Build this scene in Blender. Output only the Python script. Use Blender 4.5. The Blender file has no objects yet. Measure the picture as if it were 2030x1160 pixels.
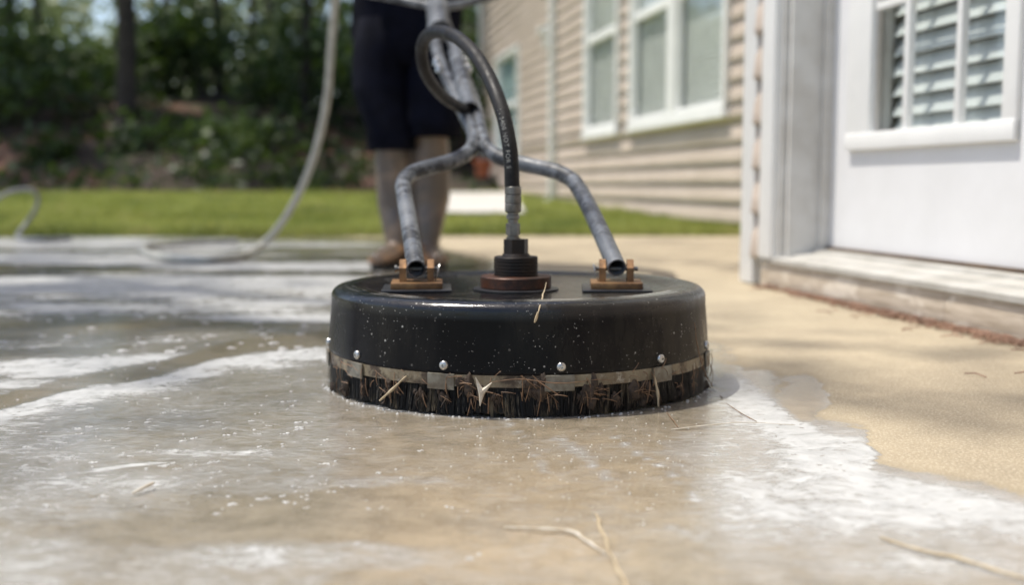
import bpy, bmesh, math, random
import numpy as np
from mathutils import Vector, Matrix, noise as mnoise
R = math.radians
scene = bpy.context.scene
COL = scene.collection

# ------------------------------------------------------------------ camera
F = 2150.0; CXP, CYP, HOR = 1015.0, 580.0, 367.0
PITCH = math.atan((CYP - HOR) / F); CAMH = 0.274
cam_d = bpy.data.cameras.new("camera"); cam = bpy.data.objects.new("camera", cam_d); COL.objects.link(cam)
cam.location = (0, 0, CAMH); cam.rotation_euler = (math.pi / 2 - PITCH, 0, 0)
cam_d.sensor_width = 36; cam_d.lens = 36 * F / 2030; cam_d.clip_start = 0.05; cam_d.clip_end = 2000
cam_d.dof.use_dof = True; cam_d.dof.focus_distance = 1.22; cam_d.dof.aperture_fstop = 2.9
cam_d.dof.aperture_blades = 0
scene.camera = cam

# ------------------------------------------------------------------ light
SUN_EL, SUN_AZ = R(69), R(-82)          # azimuth measured from +Y towards +X; the sun stands behind-left
sv = Vector((math.cos(SUN_EL) * math.sin(SUN_AZ), math.cos(SUN_EL) * math.cos(SUN_AZ), math.sin(SUN_EL)))
w = bpy.data.worlds.new("World"); scene.world = w; w.use_nodes = True
wn = w.node_tree; bg = wn.nodes["Background"]
sky = wn.nodes.new("ShaderNodeTexSky"); sky.sky_type = 'NISHITA'; sky.sun_disc = False
sky.sun_elevation = SUN_EL; sky.sun_rotation = SUN_AZ; sky.air_density = 1.0; sky.dust_density = 2.5; sky.ozone_density = 1.0
wn.links.new(sky.outputs[0], bg.inputs[0]); bg.inputs[1].default_value = 0.15
sl = bpy.data.lights.new("sun", 'SUN'); sl.energy = 3.7; sl.angle = R(0.8); sl.color = (1.0, 0.95, 0.86)
so = bpy.data.objects.new("sun", sl); COL.objects.link(so)
so.rotation_euler = sv.to_track_quat('Z', 'Y').to_euler(); so.location = (0, 0, 12)
scene.view_settings.view_transform = 'Standard'; scene.view_settings.look = 'None'
scene.view_settings.exposure = 0.46; scene.view_settings.gamma = 1
scene.cycles.use_denoising = True
scene.cycles.max_bounces = 8; scene.cycles.transparent_max_bounces = 16

# ------------------------------------------------------------------ measuring helpers (photo pixel -> world point)
def ray(x, y):
    return Vector(((x - CXP) / F, math.cos(PITCH) + math.sin(PITCH) * (CYP - y) / F, -math.sin(PITCH) + math.cos(PITCH) * (CYP - y) / F))
C0 = Vector((0, 0, CAMH))
def atY(x, y, Y):
    d = ray(x, y); return C0 + d * (Y / d.y)
def atZ(x, y, z=0.0):
    d = ray(x, y); return C0 + d * ((z - CAMH) / d.z)
ANG = math.atan(415 / 2160.0); NX, NY = math.cos(ANG), math.sin(ANG)
def wallpt(x, y, u):                    # house coordinates (u, t, z) of a pixel on the plane u = const
    d = ray(x, y); k = u / (d.x * NX + d.y * NY); p = C0 + d * k
    return Vector((u, -p.x * NY + p.y * NX, p.z))
HS = 0.42
def hp(x, y, off=0.0):                  # point on the leaning plane of the push handle
    d = ray(x, y); z0, y0 = 0.160 + off, 1.475
    k = (z0 - HS * y0 - CAMH) / (d.z - HS * d.y); return C0 + d * k

# ------------------------------------------------------------------ object helpers
def tag(o, label=None, cat=None, group=None, kind=None):
    if label: o['label'] = label
    if cat: o['category'] = cat
    if group: o['group'] = group
    if kind: o['kind'] = kind
    return o
def empty(name, loc=(0, 0, 0), rz=0.0):
    o = bpy.data.objects.new(name, None); COL.objects.link(o); o.location = loc; o.rotation_euler = (0, 0, rz)
    o.empty_display_size = 0.1
    return o
def smooth(me, ang=35):
    for p in me.polygons: p.use_smooth = True
    if ang:
        bm = bmesh.new(); bm.from_mesh(me); a = R(ang)
        for e in bm.edges:
            if len(e.link_faces) == 2: e.smooth = e.calc_face_angle(0) < a
        bm.to_mesh(me); bm.free()
class MB:
    """collects shapes in a bmesh"""
    def __init__(s): s.bm = bmesh.new(); s.mi = 0
    def box(s, c, size, rot=None, bev=0.0):
        r = bmesh.ops.create_cube(s.bm, size=1.0); vs = r['verts']
        for v in vs: v.co = Vector((v.co.x * size[0], v.co.y * size[1], v.co.z * size[2]))
        if bev > 0:
            es = list({e for v in vs for e in v.link_edges})
            rb = bmesh.ops.bevel(s.bm, geom=es, offset=bev, segments=2, affect='EDGES', profile=0.6)
            vs = list({v for f in rb['faces'] for v in f.verts} | {v for v in vs if v.is_valid})
        M = Matrix.Translation(Vector(c)) @ (rot.to_4x4() if rot is not None else Matrix.Identity(4))
        for v in vs: v.co = M @ v.co
        return s
    def tube(s, pts, r, n=14, cap=True, start=None):
        pts = [Vector(p) for p in pts]; rs = r if isinstance(r, (list, tuple)) else [r] * len(pts)
        rings = []; prev = None
        for i, p in enumerate(pts):
            t = (pts[min(i + 1, len(pts) - 1)] - pts[max(i - 1, 0)])
            if t.length < 1e-9: t = Vector((0, 0, 1))
            t.normalize()
            if prev is None:
                a = Vector((1, 0, 0)) if abs(t.x) < 0.9 else Vector((0, 1, 0)); b = (a - t * a.dot(t)).normalized()
            else: b = (prev - t * prev.dot(t)).normalized()
            prev = b; c = t.cross(b)
            rings.append([s.bm.verts.new(p + (b * math.cos(2 * math.pi * k / n) + c * math.sin(2 * math.pi * k / n)) * rs[i]) for k in range(n)])
        for i in range(len(rings) - 1):
            for k in range(n):
                s.bm.faces.new((rings[i][k], rings[i][(k + 1) % n], rings[i + 1][(k + 1) % n], rings[i + 1][k]))
        if cap:
            s.bm.faces.new(rings[0][::-1]); s.bm.faces.new(rings[-1])
        return s
    def lathe(s, prof, c=(0, 0, 0), n=64, closed=False):
        c = Vector(c); rings = []
        for r, z in prof:
            if r < 1e-6: rings.append([s.bm.verts.new(c + Vector((0, 0, z)))])
            else: rings.append([s.bm.verts.new(c + Vector((r * math.cos(2 * math.pi * k / n), r * math.sin(2 * math.pi * k / n), z))) for k in range(n)])
        seq = list(range(len(rings) - 1))
        pairs = [(i, i + 1) for i in seq] + ([(len(rings) - 1, 0)] if closed else [])
        for i, j in pairs:
            A, B = rings[i], rings[j]
            for k in range(n):
                k2 = (k + 1) % n
                if len(A) == 1 and len(B) == 1: continue
                if len(A) == 1: s.bm.faces.new((A[0], B[k2], B[k]))
                elif len(B) == 1: s.bm.faces.new((A[k], A[k2], B[0]))
                else: s.bm.faces.new((A[k], A[k2], B[k2], B[k]))
        return s
    def prism(s, poly, M, depth):       # poly in local xy, extruded along local z
        A = [s.bm.verts.new(M @ Vector((x, y, 0))) for x, y in poly]; B = [s.bm.verts.new(M @ Vector((x, y, depth))) for x, y in poly]
        n = len(poly); s.bm.faces.new(A[::-1]); s.bm.faces.new(B)
        for k in range(n): s.bm.faces.new((A[k], A[(k + 1) % n], B[(k + 1) % n], B[k]))
        return s
    def quad(s, a, b, c, d):
        s.bm.faces.new([s.bm.verts.new(Vector(p)) for p in (a, b, c, d)]); return s
    def build(s, name, mat, parent=None, sm=35, recalc=True):
        if recalc: bmesh.ops.recalc_face_normals(s.bm, faces=s.bm.faces[:])
        me = bpy.data.meshes.new(name); s.bm.to_mesh(me); s.bm.free()
        o = bpy.data.objects.new(name, me); COL.objects.link(o)
        if mat: me.materials.append(mat)
        if sm: smooth(me, sm)
        if parent: o.parent = parent
        return o
def raw_mesh(name, V, Fq, mat, parent=None, sm=False, nv=4):
    V = np.asarray(V, np.float32); Fq = np.asarray(Fq, np.int32)
    me = bpy.data.meshes.new(name); me.vertices.add(len(V)); me.vertices.foreach_set("co", V.ravel())
    me.loops.add(Fq.size); me.loops.foreach_set("vertex_index", Fq.ravel())
    me.polygons.add(len(Fq)); me.polygons.foreach_set("loop_start", np.arange(0, Fq.size, nv, dtype=np.int32))
    me.polygons.foreach_set("loop_total", np.full(len(Fq), nv, np.int32))
    if sm: me.polygons.foreach_set("use_smooth", np.ones(len(Fq), bool))
    me.update(calc_edges=True); me.validate()
    o = bpy.data.objects.new(name, me); COL.objects.link(o)
    if mat: me.materials.append(mat)
    if parent: o.parent = parent
    return o
def catmull(pts, sub=8):
    pts = [Vector(p) for p in pts]; P = [pts[0] * 2 - pts[1]] + pts + [pts[-1] * 2 - pts[-2]]; out = []
    for i in range(1, len(P) - 2):
        for k in range(sub):
            t = k / sub; a, b, c, d = P[i - 1], P[i], P[i + 1], P[i + 2]
            out.append(0.5 * ((2 * b) + (c - a) * t + (2 * a - 5 * b + 4 * c - d) * t * t + (3 * b - a - 3 * c + d) * t ** 3))
    out.append(pts[-1]); return out

# ------------------------------------------------------------------ material helpers
class NT:
    def __init__(s, name):
        s.m = bpy.data.materials.new(name); s.m.use_nodes = True; s.t = s.m.node_tree; s.N = s.t.nodes
        s.b = s.N["Principled BSDF"]; s.out = s.N["Material Output"]
        tc = s.N.new("ShaderNodeTexCoord"); s.obj = tc.outputs['Object']
    def L(s, a, b): s.t.links.new(a, b)
    def _in(s, sock, v):
        if v is None: return
        if isinstance(v, bpy.types.NodeSocket): s.L(v, sock)
        elif isinstance(v, (tuple, list)): sock.default_value = tuple(v) + ((1,) if len(v) == 3 and len(sock.default_value) == 4 else ())
        else: sock.default_value = v
    def map(s, scale=(1, 1, 1), rot=(0, 0, 0), loc=(0, 0, 0), v=None):
        n = s.N.new("ShaderNodeMapping"); s.L(v or s.obj, n.inputs[0]); n.inputs['Scale'].default_value = scale
        n.inputs['Rotation'].default_value = rot; n.inputs['Location'].default_value = loc; return n.outputs[0]
    def noise(s, scale, detail=4, rough=0.5, v=None, dist=0.0, out=0):
        n = s.N.new("ShaderNodeTexNoise"); s.L(v or s.obj, n.inputs['Vector']); n.inputs['Scale'].default_value = scale
        n.inputs['Detail'].default_value = detail; n.inputs['Roughness'].default_value = rough; n.inputs['Distortion'].default_value = dist
        return n.outputs[out]
    def vor(s, scale, v=None, feature='F1', out='Distance', rnd=1.0):
        n = s.N.new("ShaderNodeTexVoronoi"); n.feature = feature; s.L(v or s.obj, n.inputs['Vector']); n.inputs['Scale'].default_value = scale
        n.inputs['Randomness'].default_value = rnd; return n.outputs[out]
    def m2(s, op, a, b=None, c=None, clamp=False):
        n = s.N.new("ShaderNodeMath"); n.operation = op; n.use_clamp = clamp
        s._in(n.inputs[0], a); s._in(n.inputs[1], b); s._in(n.inputs[2], c); return n.outputs[0]
    def ss(s, v, a, b, lo=0.0, hi=1.0):
        n = s.N.new("ShaderNodeMapRange"); n.interpolation_type = 'SMOOTHSTEP'; s._in(n.inputs[0], v)
        n.inputs[1].default_value = a; n.inputs[2].default_value = b; n.inputs[3].default_value = lo; n.inputs[4].default_value = hi; return n.outputs[0]
    def mix(s, f, a, b, mode='MIX'):
        n = s.N.new("ShaderNodeMix"); n.data_type = 'RGBA'; n.blend_type = mode
        s._in(n.inputs[0], f); s._in(n.inputs[6], a); s._in(n.inputs[7], b); return n.outputs[2]
    def attr(s, name):
        n = s.N.new("ShaderNodeAttribute"); n.attribute_name = name; return n.outputs['Fac']
    def sep(s, v=None):
        n = s.N.new("ShaderNodeSeparateXYZ"); s.L(v or s.obj, n.inputs[0]); return n.outputs
    def bump(s, h, strength=0.3, dist=0.002, prev=None):
        n = s.N.new("ShaderNodeBump"); s._in(n.inputs['Height'], h); n.inputs['Strength'].default_value = strength
        n.inputs['Distance'].default_value = dist
        if prev: s.L(prev, n.inputs['Normal'])
        s.L(n.outputs[0], s.b.inputs['Normal']); return n.outputs[0]
    def set(s, **k):
        al = dict(col='Base Color', rough='Roughness', metal='Metallic', spec='Specular IOR Level', coat='Coat Weight', croug='Coat Roughness', trans='Transmission Weight', alpha='Alpha', ior='IOR', sheen='Sheen Weight')
        for a, v in k.items(): s._in(s.b.inputs[al[a]], v)
        return s.m
def simple(name, c1, c2=None, sc=20, rough=0.6, metal=0.0, bs=0.0, bsc=80, bd=0.001, rvar=0.15, detail=5, spec=0.5):
    g = NT(name); c2 = c2 or tuple(x * 0.75 for x in c1)
    n = g.noise(sc, detail, 0.6); g.set(col=g.mix(g.ss(n, .3, .7), c1, c2), rough=g.m2('ADD', rough - rvar / 2, g.m2('MULTIPLY', n, rvar)), metal=metal, spec=spec)
    if bs: g.bump(g.noise(bsc, 4, 0.6), bs, bd)
    return g.m

M = {}
def m_black_plastic():
    g = NT("wet black plastic"); o = g.obj
    wear = g.noise(9, 6, .65, v=g.map((1, 1, .35)))
    x, y, z = g.sep()
    rad = g.m2('SQRT', g.m2('ADD', g.m2('MULTIPLY', x, x), g.m2('MULTIPLY', y, y)))
    side = g.ss(z, .118, .128, 1, 0)
    base = g.mix(g.ss(wear, .42, .75), (.0045, .0046, .006), (.022, .020, .016))
    # dried mud film on the right flank
    dirt = g.m2('MULTIPLY', g.ss(x, .04, .25), g.ss(g.noise(14, 7, .7, v=g.map((1, 1, .5))), .35, .75))
    base = g.mix(g.m2('MULTIPLY', dirt, .75), base, (.075, .064, .047))
    # splashed droplets, dried specks
    d1 = g.vor(170, v=o); r1 = g.vor(170, v=o, out='Color')
    rs = g.N.new("ShaderNodeSeparateColor"); g.L(r1, rs.inputs[0])
    big = g.m2('MULTIPLY', g.m2('POWER', rs.outputs[0], 6.0), .27)
    patch = g.ss(g.noise(7, 3, .5), .42, .6)
    sp = g.m2('MULTIPLY', g.m2('LESS_THAN', d1, big), patch)
    d2 = g.vor(420, v=o); rc2 = g.vor(420, v=o, out='Color'); rs2 = g.N.new("ShaderNodeSeparateColor"); g.L(rc2, rs2.inputs[0])
    sp2 = g.m2('MULTIPLY', g.m2('LESS_THAN', d2, g.m2('MULTIPLY', g.m2('POWER', rs2.outputs[1], 8.0), .34)), g.ss(g.noise(11, 3, .5), .4, .62))
    sp = g.m2('MAXIMUM', sp, sp2)
    base = g.mix(g.m2('MULTIPLY', sp, .75), base, (.42, .41, .38))
    # rubbed arcs on the top near the rim
    ring = g.m2('MULTIPLY', g.ss(rad, .2285, .2305), g.ss(rad, .2335, .2318))
    ring2 = g.m2('MULTIPLY', g.ss(rad, .2390, .2400), g.ss(rad, .2430, .2415))
    arc = g.m2('MULTIPLY', g.m2('MAXIMUM', ring, g.m2('MULTIPLY', ring2, .5)), g.ss(g.noise(5, 5, .7), .48, .6))
    top = g.ss(z, .118, .13)
    base = g.mix(g.m2('MULTIPLY', arc, g.m2('MULTIPLY', top, .9)), base, (.55, .54, .50))
    film = g.m2('MULTIPLY', top, g.ss(g.noise(30, 7, .75), .52, .75))
    base = g.mix(g.m2('MULTIPLY', film, .22), base, (.16, .16, .155))
    rgh = g.m2('ADD', g.ss(wear, .3, .75, .12, .38), g.m2('MULTIPLY', dirt, .25))
    rgh = g.m2('MULTIPLY', rgh, g.ss(z, .118, .13, 1.0, .65)); g.set(col=base, rough=rgh, spec=g.ss(z, .112, .126, .13, .5))
    h = g.m2('ADD', g.m2('MULTIPLY', g.noise(45, 5, .6), .5), g.m2('MULTIPLY', sp, 1.0))
    g.bump(g.m2('ADD', h, g.m2('MULTIPLY', g.m2('MULTIPLY', g.noise(60, 6, .7), top), 2.0)), .35, .0012)
    return g.m
M['plastic'] = m_black_plastic()
M['pad'] = simple("black rubber pad", (.012, .012, .014), (.03, .03, .032), 60, .35, 0, .4, 120)
def m_bronze(name, c1, c2, c3, metal=.55):
    g = NT(name); n = g.noise(35, 6, .65); n2 = g.noise(120, 4, .6)
    c = g.mix(g.ss(n, .35, .65), c1, c2); c = g.mix(g.ss(n2, .62, .75), c, c3)
    g.set(col=c, rough=g.ss(n, .3, .7, .38, .62), metal=metal); g.bump(n2, .35, .0006); return g.m
M['bronze'] = m_bronze("rusty bronze plate", (.30, .165, .070), (.13, .070, .034), (.42, .27, .13), .5)
M['rust'] = m_bronze("rust brown flange", (.085, .030, .014), (.022, .014, .011), (.13, .06, .03), .3)
M['darksteel'] = m_bronze("oily black steel", (.012, .011, .012), (.03, .022, .017), (.05, .045, .04), .5)
def m_galv():
    g = NT("worn grey galvanised tube"); n = g.noise(28, 7, .7); n2 = g.noise(48, 5, .7); n3 = g.noise(9, 3, .5)
    c = g.mix(g.ss(n, .3, .7), (.075, .082, .092), (.145, .155, .168))
    c = g.mix(g.m2('MULTIPLY', g.ss(n2, .46, .54), g.ss(n3, .38, .54)), c, (.018, .020, .024))
    c = g.mix(g.ss(g.noise(160, 3, .6), .66, .74), c, (.30, .31, .31))
    g.set(col=c, rough=g.ss(n2, .3, .7, .32, .6), metal=.0, spec=.5); g.bump(n2, .4, .0007); return g.m
M['galv'] = m_galv()
M['steel'] = simple("dull steel fitting", (.20, .195, .18), (.11, .105, .095), 60, .42, .6, .4, 150, .0005)
M['screw'] = simple("stainless screw", (.55, .55, .53), (.38, .37, .35), 200, .28, .9)
M['dark'] = simple("dark recess", (.004, .004, .004), None, 20, .8)
M['hoseblack'] = None
def m_hose():
    g = NT("black rubber hose with dried mud"); n = g.noise(40, 6, .7); n2 = g.noise(120, 5, .7); x, y, z = g.sep()
    mud = g.m2('MULTIPLY', g.ss(n2, .45, .62), g.ss(y, 1.50, 1.62, .05, .8))
    farm = g.ss(y, 1.9, 2.02)
    c = g.mix(g.ss(n, .3, .7), (.006, .006, .007), (.013, .012, .012)); c = g.mix(mud, c, (.17, .16, .14)); c = g.mix(g.m2('MULTIPLY', farm, .8), c, (.10, .088, .065))
    g.set(col=c, rough=g.ss(n, .3, .7, .42, .7), spec=.25); g.bump(n2, .5, .0006); return g.m
M['hoseblack'] = m_hose()
M['print'] = simple("white hose print", (.30, .30, .28), (.12, .12, .11), 260, .6)
M['hosedark'] = simple("dull grey hose", (.22, .23, .24), (.15, .155, .16), 30, .5, 0, .2, 90)
M['hosegrey'] = simple("pale grey water hose", (.42, .42, .38), (.30, .30, .27), 30, .45, 0, .2, 90)
def m_band():
    g = NT("muddy clear skirt band"); n = g.noise(26, 6, .7, v=g.map((1, 1, .5))); n2 = g.noise(70, 6, .75)
    c = g.mix(g.ss(n, .35, .68), (.24, .205, .135), (.115, .082, .047)); c = g.mix(g.ss(n2, .54, .68), c, (.36, .34, .28)); c = g.mix(g.ss(g.noise(18, 5, .7), .50, .60), c, (.045, .028, .015))
    g.set(col=c, rough=g.ss(n2, .3, .7, .25, .6)); g.bump(n2, .5, .001); return g.m
M['band'] = m_band()
M['clip'] = simple("scuffed grey clip", (.22, .21, .17), (.10, .08, .055), 50, .4, .1, .5, 140)
def m_bristle():
    g = NT("black wet bristles"); n = g.noise(22, 5, .7, v=g.map((1, 1, .35))); n2 = g.noise(260, 3, .7, v=g.map((1, 1, .06))); x, y, z = g.sep()
    c = g.mix(g.m2('MULTIPLY', g.ss(n, .50, .64), g.ss(n2, .40, .60)), (.006, .006, .007), (.17, .135, .085)); c = g.mix(g.m2('MULTIPLY', g.ss(n2, .58, .66), .5), c, (.22, .20, .16))
    g.set(col=c, rough=.4); return g.m
M['bristle'] = m_bristle(); M['bristle'].node_tree.nodes['Principled BSDF'].inputs['Specular IOR Level'].default_value = .2
M['straw'] = simple("dry pine straw", (.24, .14, .075), (.12, .07, .04), 60, .6, 0)
M['redstraw'] = simple("reddish pine straw", (.30, .17, .105), (.15, .08, .05), 50, .7, 0)
M['palestraw'] = simple("pale dry stem", (.52, .43, .29), (.36, .28, .17), 60, .55, 0)
M['clump'] = simple("matted brown clump", (.065, .042, .026), (.022, .015, .010), 160, .75, 0, .6, 250)
M['seed'] = simple("papery white leaf", (.66, .62, .54), (.45, .38, .28), 60, .5, 0)
M['foamclump'] = simple("foam lather", (.50, .50, .485), (.33, .325, .31), 90, .5, 0, .5, 500, .0006)
M['white'] = simple("white painted trim", (.80, .80, .78), (.74, .74, .72), 6, .45, 0, .08, 60)
M['jamb'] = simple("weathered pale jamb", (.62, .61, .58), (.50, .48, .44), 9, .6, 0, .2, 60)
M['doorpaint'] = simple("white door paint", (.74, .74, .745), (.69, .69, .69), 5, .42, 0, .12, 45, .001)
M['sillalu'] = simple("grey threshold", (.46, .445, .41), (.34, .325, .29), 9, .55, .0, .2, 70)
M['brownstrip'] = simple("brown sweep strip", (.16, .11, .07), (.09, .06, .04), 20, .6)  # paints the sill shadow below the door; also colours the sub sill
def m_board():
    g = NT("weathered base board"); v = g.map((6, 1.2, 14)); n = g.noise(6, 7, .7, v=v); n2 = g.noise(3.2, 5, .6, v=g.map((1, 3, 5)))
    c = g.mix(g.ss(n, .3, .7), (.60, .52, .42), (.38, .31, .23)); c = g.mix(g.ss(n2, .5, .62), c, (.68, .61, .51)); c = g.mix(g.ss(g.noise(7, 5, .7), .60, .72), c, (.12, .085, .055))
    g.set(col=c, rough=.75); g.bump(n, .5, .003); return g.m
M['board'] = m_board()
def m_siding():
    g = NT("tan vinyl siding"); n = g.noise(2.2, 4, .5); n2 = g.noise(40, 4, .6, v=g.map((1, .08, 1)))
    c = g.mix(g.ss(n, .3, .7), (.50, .42, .355), (.44, .365, .30)); c = g.mix(g.ss(n2, .45, .7), c, (.55, .465, .395))
    g.set(col=c, rough=.55); g.bump(n2, .15, .001); return g.m
M['siding'] = m_siding()
M['blind'] = simple("window shade", (.74, .72, .68), (.68, .66, .62), 4, .7)
M['slat'] = simple("pale blind slat", (.78, .78, .76), (.72, .72, .70), 6, .45)
M['room'] = simple("dark room", (.05, .055, .055), None, 3, .8)
M['bluepale'] = simple("pale blue shade", (.62, .74, .76), (.56, .68, .70), 3, .6)
def m_glass():
    g = NT("window glass"); N = g.N
    tr = N.new("ShaderNodeBsdfTransparent"); tr.inputs[0].default_value = (.95, .97, .965, 1)
    gl = N.new("ShaderNodeBsdfGlossy"); gl.inputs['Roughness'].default_value = .02; gl.inputs[0].default_value = (.9, .93, .93, 1)
    lw = N.new("ShaderNodeLayerWeight"); lw.inputs[0].default_value = .5; fac = g.m2('ADD', .05, g.m2('MULTIPLY', g.m2('POWER', lw.outputs['Facing'], 4.0), .5)); mx = N.new("ShaderNodeMixShader")
    g.L(fac, mx.inputs[0]); g.L(tr.outputs[0], mx.inputs[1]); g.L(gl.outputs[0], mx.inputs[2]); g.L(mx.outputs[0], g.out.inputs[0]); return g.m
M['glass'] = m_glass()
M['navy'] = simple("dark navy cloth", (.004, .005, .012), (.0025, .003, .006), 12, .85, 0, .5, 60, .004, spec=.08)
M['shirt'] = simple("faded grey shirt", (.06, .065, .08), (.045, .05, .06), 12, .9, 0, .4, 60, .003)
def m_skin():
    g = NT("weathered skin"); n = g.noise(9, 4, .6); x, y, z = g.sep()
    c = g.mix(g.ss(n, .35, .65), (.20, .145, .105), (.135, .105, .082))
    ink = g.m2('MULTIPLY', g.ss(g.noise(9, 4, .55, dist=.6), .40, .56), g.m2('MULTIPLY', g.ss(z, .46, .36), g.ss(z, .05, .10)))
    c = g.mix(g.m2('MULTIPLY', ink, .55), c, (.055, .05, .048)); g.set(col=c, rough=.24); return g.m
M['skin'] = m_skin()
M['shoe'] = simple("worn tan work shoe", (.26, .13, .05), (.06, .045, .032), 14, .8, 0, .4, 90)
M['sole'] = simple("dark sole", (.03, .028, .025), None, 30, .8)
M['hair'] = simple("dark hair", (.02, .014, .01), None, 60, .6, 0, .8, 200)
M['bark'] = simple("pine bark", (.060, .048, .040), (.022, .018, .016), 8, .9, 0, .9, 14, .03)
M['conc2'] = simple("bright concrete", (.52, .50, .47), (.44, .42, .39), 4, .8)
M['terracotta'] = simple("terracotta", (.45, .13, .055), (.34, .10, .04), 12, .75)
M['shingle'] = simple("brown shingle", (.12, .10, .085), (.07, .06, .05), 20, .9, 0, .6, 30)
def leafmat(name, c1, c2, c3):
    g = NT(name); n = g.noise(1.4, 3, .6); n2 = g.noise(9, 2, .5)
    c = g.mix(g.ss(n, .35, .65), c1, c2); c = g.mix(g.ss(n2, .55, .7), c, c3); g.set(col=c, rough=.5, spec=.4)
    tl = g.N.new("ShaderNodeBsdfTranslucent"); g.L(g.mix(.5, c, (.12, .20, .02)), tl.inputs[0]); mx = g.N.new("ShaderNodeMixShader"); mx.inputs[0].default_value = .35
    g.L(g.b.outputs[0], mx.inputs[1]); g.L(tl.outputs[0], mx.inputs[2]); g.L(mx.outputs[0], g.out.inputs[0]); return g.m
M['leafshade'] = leafmat("shade-dark green leaves", (.030, .055, .016), (.045, .080, .022), (.08, .115, .035))  # green lowered so the leaf colour carries the bank's shade
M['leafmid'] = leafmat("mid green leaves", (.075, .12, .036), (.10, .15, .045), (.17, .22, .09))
M['leafsunlit'] = leafmat("olive leaves painted sunlit", (.22, .27, .14), (.27, .31, .17), (.36, .40, .26))  # leaves painted pale to look sunlit and hazy in the distance
M['under'] = leafmat("undergrowth leaves", (.022, .040, .013), (.035, .060, .018), (.06, .085, .03))  # undergrowth colour darkened to stand for shade on the bank
def m_lawn(name, blade=False):
    g = NT(name); n = g.noise(.9, 4, .55); n2 = g.noise(14, 4, .6)
    c = g.mix(g.ss(n, .35, .65), (.24, .275, .06), (.32, .345, .095)); c = g.mix(g.ss(n2, .5, .72), c, (.15, .19, .04)); c = g.mix(g.ss(g.noise(4, 4, .6), .56, .70), c, (.40, .36, .14)); c = g.mix(g.ss(g.noise(1.1, 5, .6), .52, .64), c, (.12, .16, .03))  # last mix paints broad dark shade bands over the patchy turf
    g.set(col=c, rough=.6)
    if blade:
        tl = g.N.new("ShaderNodeBsdfTranslucent"); g.L(c, tl.inputs[0]); mx = g.N.new("ShaderNodeMixShader"); mx.inputs[0].default_value = .35
        g.L(g.b.outputs[0], mx.inputs[1]); g.L(tl.outputs[0], mx.inputs[2]); g.L(mx.outputs[0], g.out.inputs[0])
    return g.m
M['lawn'] = m_lawn("lawn soil and turf"); M['blade'] = m_lawn("grass blades", True)
def m_bank():
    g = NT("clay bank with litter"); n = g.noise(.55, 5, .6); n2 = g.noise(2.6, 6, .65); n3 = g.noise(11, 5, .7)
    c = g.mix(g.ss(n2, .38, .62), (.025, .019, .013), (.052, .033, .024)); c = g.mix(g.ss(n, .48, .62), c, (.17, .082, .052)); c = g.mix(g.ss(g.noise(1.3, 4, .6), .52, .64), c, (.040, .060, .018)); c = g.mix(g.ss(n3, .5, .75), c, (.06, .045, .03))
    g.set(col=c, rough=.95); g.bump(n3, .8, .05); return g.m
M['bank'] = m_bank()

# ------------------------------------------------------------------ ground: patio slab, lawn, bank
def fbm2(X, Y, seed=0, oct=5, sc=1.0):
    rs = np.random.RandomState(seed); out = np.zeros_like(X); amp = 1.0; tot = 0
    for o in range(oct):
        G = rs.rand(256, 256); fx = X * sc; fy = Y * sc; ix = np.floor(fx).astype(int); iy = np.floor(fy).astype(int)
        tx = fx - ix; ty = fy - iy; tx = tx * tx * (3 - 2 * tx); ty = ty * ty * (3 - 2 * ty)
        a = G[ix % 256, iy % 256]; b = G[(ix + 1) % 256, iy % 256]; c = G[ix % 256, (iy + 1) % 256]; d = G[(ix + 1) % 256, (iy + 1) % 256]
        out += amp * ((a * (1 - tx) + b * tx) * (1 - ty) + (c * (1 - tx) + d * tx) * ty); tot += amp; amp *= .5; sc *= 2.03
    return out / tot
def sstep(v, a, b):
    t = np.clip((v - a) / (b - a), 0, 1); return t * t * (3 - 2 * t)
def project(X, Y, Z=0.0):
    dz = Z - CAMH; c, s_ = math.cos(PITCH), math.sin(PITCH)
    fw = Y * c - dz * s_; up = Y * s_ + dz * c; return CXP + F * X / fw, CYP - F * up / fw
PEDGE = 5.93
def line_dist(U, V, pts, vs=2.2):       # distance (in photo-measured units) to a traced line on the slab
    best = np.full(U.shape, 1e9)
    for (x0, y0), (x1, y1) in zip(pts[:-1], pts[1:]):
        dx, dy = x1 - x0, (y1 - y0) * vs; L2 = dx * dx + dy * dy
        t = np.clip(((U - x0) * dx + (V - y0) * vs * dy) / L2, 0, 1)
        best = np.minimum(best, np.hypot(U - (x0 + t * dx), (V - y0) * vs - t * dy))
    return best
def polyside(U, pts):                   # y of the traced boundary at each x
    xs = [p[0] for p in pts]; ys = [p[1] for p in pts]; return np.interp(U, xs, ys)
def ell(U, V, cx, cy, rx, ry, soft=.5):
    d = np.hypot((U - cx) / rx, (V - cy) / ry); return 1 - sstep(d, 1 - soft, 1 + soft)
xs = np.concatenate([np.linspace(-14, -3.2, 14)[:-1], np.linspace(-3.2, 2.0, 640), np.linspace(2.0, 4.0, 4)[1:]])
ys = np.concatenate([np.linspace(-5, .35, 8)[:-1], .35 * np.exp(np.linspace(0, math.log(PEDGE / .35), 620))])
GX, GY = np.meshgrid(xs, ys)
YS = np.maximum(GY, .3); U, V = project(GX, YS)
U = np.clip(U, -4000, 6000)
n_lo = fbm2(GX + 50, GY + 50, 1, 5, 3.0); n_mid = fbm2(GX + 50, GY + 50, 2, 5, 14.0)
Uw = U + (n_mid - .5) * 60; Vw = V + (n_lo - .5) * 18 + (n_mid - .5) * 20
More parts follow.
